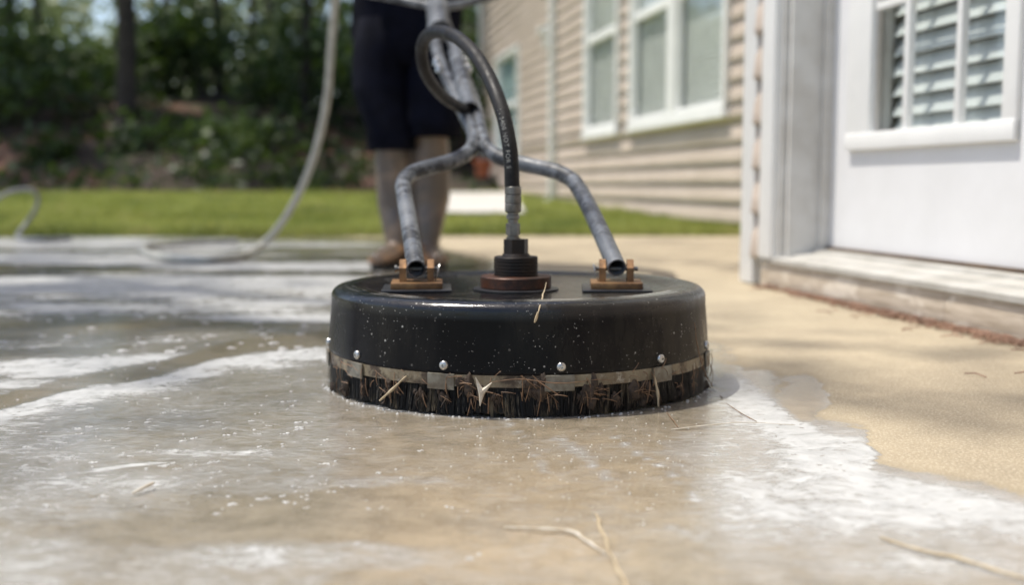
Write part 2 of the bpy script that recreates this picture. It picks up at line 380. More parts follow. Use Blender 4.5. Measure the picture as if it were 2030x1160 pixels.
# ---- wet / dry: everything left of and in front of the traced edge is wet
edgeR = [(300, 455), (760, 470), (1000, 520), (1180, 560), (1400, 690), (1412, 712), (1470, 728), (1530, 772), (1580, 812), (1640, 836), (1720, 850), (1724, 878), (1690, 905), (1760, 922), (1960, 958), (2100, 1000), (3000, 1100)]
eb = polyside(Uw, edgeR); wet = sstep(Vw - eb, -24, 26)
wet = np.where(U < 300, 1, wet)
pud = ell(Uw, Vw, 1592, 790, 48, 46, .35) + ell(Uw, Vw, 1500, 752, 50, 24, .5) * .6 + ell(Uw, Vw, 1420, 700, 40, 22, .5) * .5
wet = np.clip(np.maximum(wet, pud), 0, 1)
splash = ell(Uw, Vw, 1560, 925, 210, 26, .5) * sstep(V, 880, 910)
wet = np.clip(np.maximum(wet, splash * .6), 0, 1)
# ---- foam
foam = np.full(U.shape, .17)
def add(v): 
    global foam
    foam = np.maximum(foam, v)
# right lather sheet: dense at its outer edge, thinning towards the left
dist_in = (Vw - eb)
sheet = sstep(dist_in, -16, 40) * sstep(Uw, 1330 - (V - 760) * .1, 1460) * (1 - sstep(V, 1010, 1140) * .6)
inner = 1 - .50 * sstep(dist_in, 50, 150) * (1 - ell(U, V, 1700, 990, 330, 90, .5) * .6)
add(sheet * inner * 1.0)
add(ell(Uw, Vw, 1480, 900, 160, 60, .6) * .52)
add(ell(Uw, Vw, 1760, 1010, 290, 50, .6) * .80); add(ell(Uw, Vw, 1850, 1110, 260, 40, .6) * .60)
# left: pale film below the traced rim line
rim = [(-600, 880), (0, 812), (120, 778), (200, 764), (330, 745), (380, 728), (450, 708), (560, 695), (650, 684), (800, 684)]
ry_ = polyside(Uw, rim); below = V - ry_
leftm = 1 - sstep(U, 600, 780)
add(leftm * sstep(below, -2, 4) * (1 - sstep(below, 8, 70)) * .95)
add(leftm * sstep(below, 0, 40) * .36)
add((1 - sstep(U, 30, 420)) * sstep(below, 0, 20) * .58)
tanstrip = sstep(below, -34, -22) * (1 - sstep(below, -5, 0)) * (1 - sstep(U, 560, 680))
# far left streaky zone
far = (1 - sstep(V - ry_, -36, -20)) * (1 - sstep(U, 640, 1050)) 
far = np.where(V < 470, 0, far)
streak = fbm2(GX * .55 + 20, GY * 2.0 + 9, 5, 4, 2.6)
add(far * (.36 + .58 * sstep(streak, .36, .64)))
add(ell(Uw, Vw, 130, 735, 330, 16, .5) * .9); add(ell(Uw, Vw, 70, 760, 170, 10, .5) * .9); add(ell(Uw, Vw, 60, 566, 150, 12, .6) * .85)
add(ell(Uw, Vw, 600, 592, 240, 18, .6) * .75); add(ell(Uw, Vw, 480, 700, 70, 10, .6) * .8); add(ell(Uw, Vw, 560, 520, 300, 12, .6) * .6)
for (cx, cy, rx, ry2, a) in [(200, 960, 260, 26, .62), (560, 1105, 330, 30, .66), (130, 1010, 160, 18, .45), (60, 905, 140, 30, .6), (420, 900, 240, 14, .55), (760, 960, 160, 10, .4), (980, 780, 0.1, .1, 0)]:
    add(ell(Uw, Vw, cx, cy, rx, ry2, .7) * a)
# brush trails and thin lather lines
for pts, wd, a in [([(1020, 842), (1060, 900), (1085, 960)], 3.5, .50), ([(1105, 868), (1135, 890), (1165, 920), (1205, 950)], 9, .55), ([(1222, 866), (1270, 900), (1320, 930), (1350, 960), (1400, 1002)], 3.5, .72),
                   ([(560, 652), (330, 668), (120, 676)], 10, .5), ([(170, 935), (260, 925), (330, 918)], 7, .85), ([(250, 975), (300, 960)], 7, .8), ([(0, 690), (200, 684), (400, 672)], 10, .55),
                   ([(1320, 1040), (1400, 1080)], 8, .45), ([(1500, 940), (1540, 1010)], 14, .7)]:
    add((1 - sstep(line_dist(Uw, V + (n_mid - .5) * 8, pts), wd * .4, wd * 1.8)) * a)
# churned lather right against the brush
bd = np.hypot(GX - .0106, GY - 1.522) - .262
add((1 - sstep(bd, .004, .03)) * .42 * (1 - sstep(U, 900, 1300))); add((1 - sstep(bd, .0, .012)) * .6 * (1 - sstep(U, 1100, 1500)))
clear = ell(U, V, 620, 1010, 260, 34, .6) * .5 + tanstrip * .8 + ell(Uw, Vw, 150, 635, 260, 16, .5) * .6 + ell(Uw, Vw, 330, 1055, 420, 24, .6) * .4
foam = np.clip(foam - clear * .8, 0, 1) * wet
foam = np.where(pud * (1 - sheet) > .25, foam * .3, foam)
tan = ell(U, V, 1050, 980, 330, 130, .7) * .8 + ell(U, V, 950, 1120, 360, 60, .7) * .6 + ell(Uw, Vw, 420, 655, 260, 16, .6) * .8 + ell(Uw, Vw, 640, 590, 200, 18, .6) * .7 + tanstrip * .3
tan = np.clip(np.maximum(tan, pud), 0, 1)
ny, nx = GX.shape; idx = np.arange(ny * nx).reshape(ny, nx)
Fq = np.stack([idx[:-1, :-1], idx[:-1, 1:], idx[1:, 1:], idx[1:, :-1]], -1).reshape(-1, 4)
Vv = np.stack([GX, GY, np.zeros_like(GX)], -1).reshape(-1, 3)
def m_patio():
    g = NT("concrete patio, wet and soapy"); at = {k: g.attr(k) for k in ('foam', 'wet', 'tan')}
    nw = g.noise(7, 4, .6, out=1); wv = g.N.new("ShaderNodeVectorMath"); wv.operation = 'MULTIPLY_ADD'; g.L(nw, wv.inputs[0]); wv.inputs[1].default_value = (.08, .08, 0); g.L(g.obj, wv.inputs[2]); wo = wv.outputs[0]
    a1 = g.noise(26, 8, .68, v=wo); a2 = g.noise(5, 5, .6); fine = g.noise(330, 3, .6); grit = g.noise(900, 2, .6); grit2 = g.noise(520, 2, .7)
    b1 = g.noise(34, 9, .72, v=wo, dist=.4); b2 = g.noise(110, 6, .7, v=g.map((.5, 1.5, 1), v=wo)); b3 = g.noise(10, 5, .6, v=wo)
    wetm = g.ss(g.m2('ADD', at['wet'], g.m2('MULTIPLY', g.m2('SUBTRACT', b1, .5), 1.3)), .24, .60)
    # bare concrete
    dry = g.mix(g.ss(a2, .3, .7), (.41, .345, .24), (.32, .265, .185)); dry = g.mix(g.m2('MULTIPLY', g.ss(g.noise(2.3, 7, .7), .44, .60), .7), dry, (.27, .225, .16))
    dry = g.mix(g.m2('MULTIPLY', g.ss(g.noise(60, 6, .7), .5, .7), .35), dry, (.50, .43, .31)); dry = g.mix(g.ss(fine, .47, .70), dry, (.52, .46, .35)); dry = g.mix(g.ss(grit, .56, .68), dry, (.20, .16, .11)); dry = g.mix(g.ss(grit2, .62, .70), dry, (.13, .11, .085))
    wetc = g.mix(g.ss(a1, .3, .7), (.20, .168, .120), (.34, .290, .215)); wetc = g.mix(g.ss(fine, .50, .72), wetc, (.33, .30, .25)); wetc = g.mix(g.ss(grit, .58, .70), wetc, (.09, .075, .055))
    wtan = g.mix(g.ss(a1, .3, .7), (.34, .262, .165), (.47, .375, .25)); wtan = g.mix(g.ss(fine, .5, .7), wtan, (.48, .41, .29)); wtan = g.mix(g.ss(grit, .58, .70), wtan, (.13, .095, .06))
    wc = g.mix(g.m2('MULTIPLY', at['tan'], g.ss(a2, .25, .6, .4, 1)), wetc, wtan)
    damp = g.m2('MULTIPLY', g.ss(at['wet'], .04, .35), .45)
    dry = g.mix(damp, dry, (.27, .225, .155))
    col = g.mix(wetm, dry, wc)
    # soap film and lather: broken noise with thin filaments drawn out by the flow
    rn = g.noise(17, 7, .62, v=g.map((.55, 1.25, 1), rot=(0, 0, .25), v=wo), dist=1.1); ridge = g.m2('POWER', g.m2('SUBTRACT', 1.0, g.m2('ABSOLUTE', g.m2('MULTIPLY', g.m2('SUBTRACT', rn, .5), 4.0)), clamp=True), 2.5)
    rn2 = g.noise(48, 7, .65, v=g.map((.45, 1.35, 1), rot=(0, 0, -.15), v=wo), dist=.8); ridge2 = g.m2('POWER', g.m2('SUBTRACT', 1.0, g.m2('ABSOLUTE', g.m2('MULTIPLY', g.m2('SUBTRACT', rn2, .5), 4.5)), clamp=True), 3.0)
    comb = g.m2('ADD', g.m2('MULTIPLY', b1, .40), g.m2('ADD', g.m2('MULTIPLY', b2, .30), g.m2('MULTIPLY', b3, .30)))
    rg = g.m2('ADD', g.m2('MULTIPLY', ridge, .20), g.m2('MULTIPLY', ridge2, .17))
    lvl = g.m2('ADD', g.m2('ADD', at['foam'], g.m2('MULTIPLY', g.m2('SUBTRACT', comb, .5), 2.5)), g.m2('MULTIPLY', g.m2('SUBTRACT', rg, .06), g.ss(at['foam'], .05, .3)))
    lvl = g.m2('MULTIPLY', lvl, wetm)
    film = g.ss(lvl, .10, .80); thick = g.ss(lvl, .66, 1.05)
    vb = g.vor(190, v=wo); raft = g.m2('MULTIPLY', g.ss(vb, .45, .1), g.ss(lvl, .3, .7)); hole = g.m2('MULTIPLY', g.ss(g.vor(75, v=wo), .30, .16), g.ss(b3, .45, .6))
    thick = g.m2('MULTIPLY', thick, g.m2('SUBTRACT', 1.0, g.m2('MULTIPLY', hole, .7)))
    fcol = g.mix(g.ss(b2, .35, .65), (.33, .312, .28), (.47, .46, .435)); tcol = g.mix(g.ss(b1, .3, .7), (.36, .365, .36), (.52, .525, .515))
    col = g.mix(g.m2('MULTIPLY', film, .78), col, fcol); col = g.mix(g.m2('MULTIPLY', raft, .20), col, (.60, .61, .61)); col = g.mix(g.m2('MULTIPLY', thick, .92), col, tcol)
    rw = g.ss(b2, .35, .65, .05, .22); rr = g.m2('ADD', g.m2('MULTIPLY', g.m2('SUBTRACT', 1.0, wetm), .9), g.m2('MULTIPLY', wetm, rw))
    rr = g.m2('ADD', g.m2('MULTIPLY', rr, g.m2('SUBTRACT', 1.0, thick)), g.m2('MULTIPLY', thick, .5))
    g.set(col=col, rough=rr, spec=g.m2('ADD', .2, g.m2('MULTIPLY', wetm, .3)))
    h = g.m2('ADD', g.m2('MULTIPLY', fine, .10), g.m2('ADD', g.m2('MULTIPLY', film, .35), g.m2('MULTIPLY', thick, .9)))
    h = g.m2('ADD', h, g.m2('ADD', g.m2('MULTIPLY', b2, .5), g.m2('MULTIPLY', g.m2('MULTIPLY', grit, .3), g.m2('SUBTRACT', 1.0, g.m2('MULTIPLY', wetm, .7)))))
    g.bump(h, .6, .0018)
    cb = g.N.new("ShaderNodeBump"); cb.inputs['Strength'].default_value = .25; cb.inputs['Distance'].default_value = .0012; g.L(g.m2('ADD', g.m2('MULTIPLY', b2, .6), g.m2('MULTIPLY', b1, 1.2)), cb.inputs['Height']); g.L(cb.outputs[0], g.b.inputs['Coat Normal'])
    g.b.inputs['Coat IOR'].default_value = 1.36; g.set(coat=g.m2('MULTIPLY', wetm, g.m2('SUBTRACT', 1.0, g.m2('MULTIPLY', thick, .8))), croug=.05); return g.m
patio = raw_mesh('patio', Vv, Fq, m_patio(), sm=True)
for k, A in (('foam', foam), ('wet', wet), ('tan', tan)):
    at = patio.data.attributes.new(k, 'FLOAT', 'POINT'); at.data.foreach_set('value', A.astype(np.float32).ravel())
tag(patio, kind='structure')
pe = MB()
pe.box((-5, PEDGE + .004, -.07), (18, .006, .135)); po = pe.build('patio_edge', M['conc2'], sm=0); tag(po, kind='structure')

def lawn_z(x, y):
    return -.012 + .185 * np.clip((y - 5.9) / 8.1, 0, 1) ** 1.3
def hill_z(x, y):
    t = np.clip((y - 14) / 7.0, 0, 1.0); s_ = t * t * (3 - 2 * t)
    top = 1.75 - .03 * (x + 6)
    return .173 + top * s_ + .05 * np.maximum(y - 21, 0) * .5 + (fbm2(x + 60, y + 60, 11, 4, .5) - .5) * 1.1 * np.clip(t * 3, 0, 1)
def grid(name, x0, x1, nxx, y0, y1, nyy, zf, mat, kind='structure', curve=1.0):
    X, Y = np.meshgrid(np.linspace(x0, x1, nxx), y0 + (y1 - y0) * np.linspace(0, 1, nyy) ** curve); Z = zf(X, Y)
    i = np.arange(nxx * nyy).reshape(nyy, nxx); f = np.stack([i[:-1, :-1], i[:-1, 1:], i[1:, 1:], i[1:, :-1]], -1).reshape(-1, 4)
    o = raw_mesh(name, np.stack([X, Y, Z], -1).reshape(-1, 3), f, mat, sm=True); tag(o, kind=kind); return o
grid('lawn', -26, 14, 80, PEDGE + .01, 14.05, 60, lawn_z, M['lawn'])
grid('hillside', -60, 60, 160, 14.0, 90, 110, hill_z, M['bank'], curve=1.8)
g0 = MB(); g0.quad((-200, -200, -.16), (200, -200, -.16), (200, 300, -.16), (-200, 300, -.16)); tag(g0.build('ground', M['lawn'], sm=0), kind='structure')

# grass blades on the lawn
rs = np.random.RandomState(3)
def blades(n, x0, x1, y0, y1, h0, h1, wd):
    bx = rs.uniform(x0, x1, n); by = y0 + (y1 - y0) * rs.rand(n) ** 1.5; bz = lawn_z(bx, by)
    pa, pb = atZ(868, 420, .07), atZ(1042, 420, .07); ok = ((bx * NX + by * NY) < 2.66) & ~((bx > pa.x - .25) & (bx < pb.x) & (by > pa.y - .03) & (by < 13.4)); bx, by, bz = bx[ok], by[ok], bz[ok]; n = len(bx)
    clump = fbm2(bx + 40, by + 40, 21, 3, 3.0); h = rs.uniform(h0, h1, n) * (.5 + clump); a = rs.uniform(0, 6.28, n); ln = rs.uniform(.2, .9, n) * h; wa = rs.uniform(0, 6.28, n)
    px, py = np.cos(wa) * wd, np.sin(wa) * wd
    v0 = np.stack([bx - px, by - py, bz], -1); v1 = np.stack([bx + px, by + py, bz], -1)
    v2 = np.stack([bx + np.cos(a) * ln + px * .1, by + np.sin(a) * ln, bz + h], -1)
    return np.stack([v0, v1, v2], 1).reshape(-1, 3)
Vb = np.concatenate([blades(60000, -4.6, 3.2, PEDGE - .01, 9, .02, .055, .0030), blades(60000, -8, 4, 8, 14.2, .03, .07, .006), blades(7000, -4.4, 3.0, PEDGE - .10, PEDGE + .05, .03, .11, .003)])
tag(raw_mesh('grass', Vb, np.arange(len(Vb)).reshape(-1, 3), M['blade'], nv=3), 'bright green grass along the far edge of the patio', 'grass', kind='stuff')

# ------------------------------------------------------------------ woodland behind
def leafcloud(n, centres, radii, size, seed, squash=.75):
    r = np.random.RandomState(seed); k = r.randint(0, len(centres), n); c = np.array(centres)[k]; rad = np.array(radii)[k]
    d = r.normal(size=(n, 3)); d /= np.linalg.norm(d, axis=1)[:, None]; rr = rad * (r.rand(n) ** .45); p = c + d * rr[:, None] * np.array([1, 1, squash])
    a = r.normal(size=(n, 3)); a /= np.linalg.norm(a, axis=1)[:, None]; b = np.cross(a, r.normal(size=(n, 3))); b /= np.linalg.norm(b, axis=1)[:, None]
    s_ = (size * r.uniform(.5, 1.3, n))[:, None]; a = a * s_; b = b * s_ * .55
    return np.stack([p - a, p + b * .9, p + a, p - b], 1).reshape(-1, 3)
def tree(x, y, dia, height, label, seed, crown_z, crown_r, leafm, nleaf=1500, lean=0.0, group='pine and oak trees on the bank', low=None, kind='tree'):
    rnd = random.Random(seed); z0 = float(hill_z(np.array([x * 1.0]), np.array([y * 1.0]))[0]) - .15 if y > 14 else float(lawn_z(np.array([x]), np.array([y]))[0]) - .05
    t = empty('woodland_tree', (x, y, z0)); tag(t, label, 'tree', group)
    pts = [Vector((lean * height * (k / 8) ** 1.3 + rnd.uniform(-.04, .04), rnd.uniform(-.05, .05), height * k / 8)) for k in range(9)]
    pts = catmull(pts, 3); r = [dia / 2 * (1.25 if i == 0 else 1) * (1 - .75 * i / len(pts)) for i in range(len(pts))]
    m = MB(); m.tube(pts, r, 10); cs = []; rd = []
    for k in range(9):
        zb = rnd.uniform(crown_z * .75, height * .92); a = rnd.uniform(0, 6.28); L = crown_r * rnd.uniform(.6, 1.1); b = pts[min(len(pts) - 1, int(zb / height * len(pts)))]
        e = b + Vector((math.cos(a) * L, math.sin(a) * L, L * rnd.uniform(.1, .6))); mid = (b + e) / 2 + Vector((0, 0, -.08 * L))
        m.tube([b, mid, e], [dia * .16, dia * .1, dia * .03], 6)
        for q in (.55, 1.0):
            c = b.lerp(e, q) + Vector((rnd.uniform(-.3, .3), rnd.uniform(-.3, .3), rnd.uniform(-.2, .4))); cs.append(tuple(c)); rd.append(crown_r * rnd.uniform(.22, .48))
    for c in (low or []): cs.append(tuple(c)); rd.append(c[3] if len(c) > 3 else .8)
    cs = [c[:3] for c in cs]
    m.build('trunk', M['bark'], t); raw_mesh('crown', leafcloud(nleaf, cs, rd, .16, seed), np.arange(nleaf * 4).reshape(-1, 4), leafm, t)
    return t
def px2(x, Y): return (x - CXP) / 2160 * Y
specs = [ # px, depth, dia, height, crown z, crown r, mat, label
 (255, 17.5, .34, 13, 5.5, 2.6, 'leafshade', 'thick dark tree trunk standing left of centre on the wooded bank'),
 (438, 22, .20, 12, 4.6, 2.2, 'leafmid', 'thin dark trunk between the thick trunk and the hose, among sunlit leaves'),
 (612, 19, .20, 13, 5.5, 2.2, 'leafshade', 'slim dark trunk just left of the hanging water hose'),
 (90, 23, .16, 12, 4.4, 2.0, 'leafmid', 'slender dark trunk left of the thick trunk on the bank'), (510, 24, .16, 12, 4.6, 2.0, 'leafmid', 'slender trunk midway between the thin trunk and the hose'),
 (30, 20, .24, 12, 3.6, 2.6, 'leafmid', 'leafy tree at the far left edge of the woodland'),
 (905, 21, .26, 12, 2.6, 2.4, 'leafshade', 'dark tree seen between the shorts and the house corner'),
 (745, 20, .22, 12, 3.0, 2.4, 'leafshade', 'dark tree hidden mostly behind the standing person'),
 (-160, 18, .3, 13, 4, 2.8, 'leafshade', None), (340, 27, .22, 13, 3.4, 2.6, 'leafsunlit', 'sunlit pale tree deep in the woods right of the thick trunk'),
 (540, 28, .22, 13, 3.4, 2.6, 'leafsunlit', 'sunlit pale tree deep in the woods left of the hanging hose'),
 (990, 26, .3, 12, 3.0, 2.8, 'leafshade', None), (-420, 22, .3, 13, 4, 2.8, 'leafshade', None), (1200, 30, .3, 13, 4, 2.8, 'leafmid', None)]
for i, (px, Y, dia, h, cz, cr, lm, lb) in enumerate(specs):
    tree(px2(px, Y), Y, dia, h, lb or 'tree of the woodland beyond the picture edge or behind the house', 100 + i, cz, cr, M[lm], 2600 if Y < 24 else 1100, lean=random.Random(i).uniform(-.03, .03))
def shrub(px, Y, r, h, lm, label, seed, n=0, dz=0.0):
    n = int(max(160, 620 * r * r)); x = px2(px, Y); z = float(hill_z(np.array([x]), np.array([Y * 1.0]))[0]) - .1; rnd = random.Random(seed)
    t = empty('understory_shrub', (x, Y, z)); tag(t, label, 'shrub', 'shrubs on the wooded bank'); cs, rd = [], []; m = MB()
    for k in range(7):
        a = rnd.uniform(0, 6.28); L = r * rnd.uniform(.2, 1); c = Vector((math.cos(a) * L, math.sin(a) * L, h * rnd.uniform(.3, .95))); m.tube([(0, 0, 0), c * .5 + Vector((0, 0, .1)), c], [.03, .02, .008], 5)
        cs.append(tuple(c)); rd.append(r * rnd.uniform(.5, .9))
    m.build('stems', M['bark'], t); raw_mesh('foliage', leafcloud(n, cs, rd, .11, seed), np.arange(n * 4).reshape(-1, 4), M[lm], t)
sh = [(20, 17.5, .9, 1.1, 'leafshade', 'dark shrub at the left edge low on the bank'), (170, 21, 1.1, 1.3, 'leafmid', 'bush on the bank crest left of the thick trunk'), (330, 22, 1.2, 1.5, 'leafshade', 'dark bush right of the thick trunk'),
      (410, 21.5, 1.2, 1.6, 'leafshade', 'dark bush on the crest below the thin trunk'), (500, 24, 1.5, 2.1, 'leafsunlit', 'brighter bush on the crest right of the thin trunk'), (560, 20.5, .8, .9, 'leafmid', 'low bush on the bank left of the slim trunk'),
      (665, 19.5, 1.0, 1.5, 'leafshade', 'dark bush behind the hanging water hose'), (800, 18, 1.5, 2.0, 'leafshade', 'dark bush behind the standing person'), (915, 16.6, 1.0, 2.3, 'leafshade', 'tall dark bush between the person and the house corner'),
      (70, 15.8, .5, .35, 'leafshade', 'small low bush near the lawn edge at the left'), (290, 16.6, .6, .45, 'leafshade', 'small low bush near the lawn edge below the thick trunk'), (470, 16.4, .6, .45, 'leafmid', 'small low bush at mid bank below the bright bush'),
      (-120, 19, 1.6, 2.2, 'leafmid', 'shrub just beyond the left picture edge'), (240, 26, 1.6, 2.2, 'leafsunlit', 'sunlit pale bush behind the thick trunk')]
for i, (px, Y, r, h, lm, lb) in enumerate(sh): shrub(px, Y, r, h, lm, lb, 300 + i)
# shade tree standing left of the picture: its limbs throw the dappled shade over the slab
def shade_tree():
    t = empty('shade_tree', (-4.6, 3.2, 0)); tag(t, 'tall shade tree left of the patio, outside the picture', 'tree'); r = random.Random(8); m = MB()
    trunk = catmull([(0, 0, -.1), (.1, .05, 2.5), (.25, 0, 5), (.5, .1, 8.5)], 5); m.tube(trunk, [.22 - .13 * i / len(trunk) for i in range(len(trunk))], 12); cs, rd, wt = [], [], []
    for (px, py, rad, dens) in SHADE:
        g_ = atZ(px, py); h = r.uniform(8.0, 11.0); c = g_ + sv * (h / sv.z) - Vector((-4.6, 3.2, 0)); cs.append(tuple(c)); rd.append(rad); wt.append(int(dens * rad ** 2 * 300) + 5)
        b = trunk[r.randint(9, len(trunk) - 1)]; m.tube([b, (b + c) / 2 + Vector((0, 0, -.3)), c], [.05, .03, .008], 6)
    m.build('trunk', M['bark'], t); Vs = np.concatenate([leafcloud(w_, [c], [q], .075, 500 + i, .6) for i, (c, q, w_) in enumerate(zip(cs, rd, wt))])
    raw_mesh('crown', Vs, np.arange(len(Vs)).reshape(-1, 4), M['leafmid'], t)
SHADE = [(-100, 700, .6, .7), (-300, 640, .7, .8), (160, 620, .5, .6), (-100, 590, .8, .8), (350, 550, .6, .7), (100, 515, .9, .9), (560, 520, .7, .5), (-200, 490, 1.2, 1.0), (380, 480, .8, .8), (0, 860, .4, .35),
         (1750, 765, .30, .75), (1620, 752, .2, .5), (1860, 800, .2, .6), (1470, 655, .25, .5), (1330, 520, .5, .4), (1180, 500, .6, .3), (1400, 480, .5, .3), (1960, 700, .15, .3)]
shade_tree()
# creeping ground cover over the bank
r_ = np.random.RandomState(31); nu = 26000; ux = r_.uniform(-13, 5, nu); uy = 14.1 + 10 * r_.rand(nu); dens = fbm2(ux + 70, uy + 70, 41, 4, .9); keep = dens + r_.rand(nu) * .22 > .63
ux, uy, dens = ux[keep], uy[keep], dens[keep]; hh = np.clip((dens - .46) * 3.2, .05, 1.1) * r_.rand(len(ux)) ** .7; uz = hill_z(ux, uy) + hh
p_ = np.stack([ux, uy, uz], -1); a = r_.normal(size=p_.shape); a /= np.linalg.norm(a, axis=1)[:, None]; b = np.cross(a, r_.normal(size=p_.shape)); b /= np.linalg.norm(b, axis=1)[:, None]; s3 = r_.uniform(.04, .11, len(ux))[:, None]; a *= s3; b *= s3 * .6
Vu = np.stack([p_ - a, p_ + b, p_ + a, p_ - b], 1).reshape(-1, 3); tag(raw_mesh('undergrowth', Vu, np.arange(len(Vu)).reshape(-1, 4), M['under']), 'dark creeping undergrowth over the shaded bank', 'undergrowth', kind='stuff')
# the far wood as one mass
fc, fr = [], []; rnd = random.Random(5)
for k in range(190):
    Y = rnd.uniform(30, 44); px = rnd.uniform(-900, 1500); x = px2(px, Y); zz = 1.6 + rnd.random() ** 1.6 * 12
    if (70 < px < 200 or 600 < px < 700) and 4.0 < zz < 9 and rnd.random() < .55: continue
    fc.append((x, Y, zz)); fr.append(rnd.uniform(.9, 2.0))
nl = 30000
tag(raw_mesh('distant_wood', leafcloud(nl, fc, fr, .26, 77), np.arange(nl * 4).reshape(-1, 4), M['leafsunlit']), 'far leafy wood behind the trees with bright sky gaps', 'woodland', kind='stuff')

# ------------------------------------------------------------------ house
house = empty('house', (0, 0, 0), ANG); tag(house, 'tan vinyl sided house with white windows and a white patio door', 'house')
U1, U2, UD = 1.23, 2.68, 1.353
def siding(name, u, t0, t1, z0, z1, course=.127, parent=house, mat=None, flip=False, along='t'):
    V_, F_ = [], []; z = z0; k = 0; prof = []
    while z < z1:
        zt = min(z + course, z1); prof += [(-.002, z), (-.020, z + .002), (-.021, z + .010), (-.016, z + course * .55), (-.007, z + course * .68), (-.004, zt)]; z += course
    for (o, zz) in prof:
        if along == 't': V_ += [(u + o, t0, zz), (u + o, t1, zz)]
        else: V_ += [(t0, u - o, zz), (t1, u - o, zz)]
    for i in range(len(prof) - 1): F_.append((2 * i, 2 * i + 1, 2 * i + 3, 2 * i + 2))
    o = raw_mesh(name, V_, F_, mat or M['siding'], parent); return o
tp = wallpt(1475, 560, U1).y; tp0 = wallpt(1500, 560, U1).y      # outer corner post of the projecting room
tc1 = wallpt(1518, 510, U1).y; tc0 = wallpt(1542, 510, U1).y     # door casing
td = wallpt(1643, 491, UD).y                                      # hinge side of the door
tfar = wallpt(955, 380, U2).y
siding('siding_wall', U2, tp - .05, tfar - .06, .035, 5.6)
siding('siding_wall', U1, tc1 - .002, tp0 + .004, .075, 5.6, .121)
siding('siding_wall', tp - .01, U1 + .01, U2, .02, 5.6, along='u')
gl_l0, gl_r0 = wallpt(1732, 263, UD).y, wallpt(1992, 243, UD).y; tdr = gl_r0 - (td - gl_l0) * 1.35; dw = td - tdr; siding('siding_wall', U1, -3.5, tdr - .09, .075, 5.6, .121)
siding('siding_wall', U1, tdr - .10, tc1 + .004, 2.325, 5.6, .121)
m = MB(); m.box((U1 - .01 + .045, (tp + tp0) / 2, 2.8 + .003), (.10, tp - tp0, 5.6), bev=.004); m.build('corner_post', M['white'], house)
m = MB(); m.box((U2 + .02, tfar - .03, 2.8 + .03), (.12, .10, 5.6), bev=.004); m.build('corner_post', M['white'], house)
m = MB(); m.box(((U2 + 5.0) / 2, tfar + .01, 2.8), (5.0 - U2, .04, 5.7)); m.box((5.2, 5, 2.8), (.05, 24, 5.7)); m.box((2.45, -3.52, 2.8), (2.4, .04, 5.6))
m.build('end_wall', M['siding'], house)
m = MB()   # roof
for (u0, u1_, z0, z1, ta, ln) in ((U2 - .25, 6, 5.55, 6.6, 17, 20.6), (U1 - .25, 2.9, 5.50, 6.0, tp + .2, tp + .2 + 3.7)): m.prism([(u0, z0), (u1_, z1), (u1_, z1 + .12), (u0, z0 + .12)], Matrix(((1, 0, 0, 0), (0, 0, -1, ta), (0, 1, 0, 0), (0, 0, 0, 1))), ln)
m.build('roof', M['shingle'], house, sm=0)
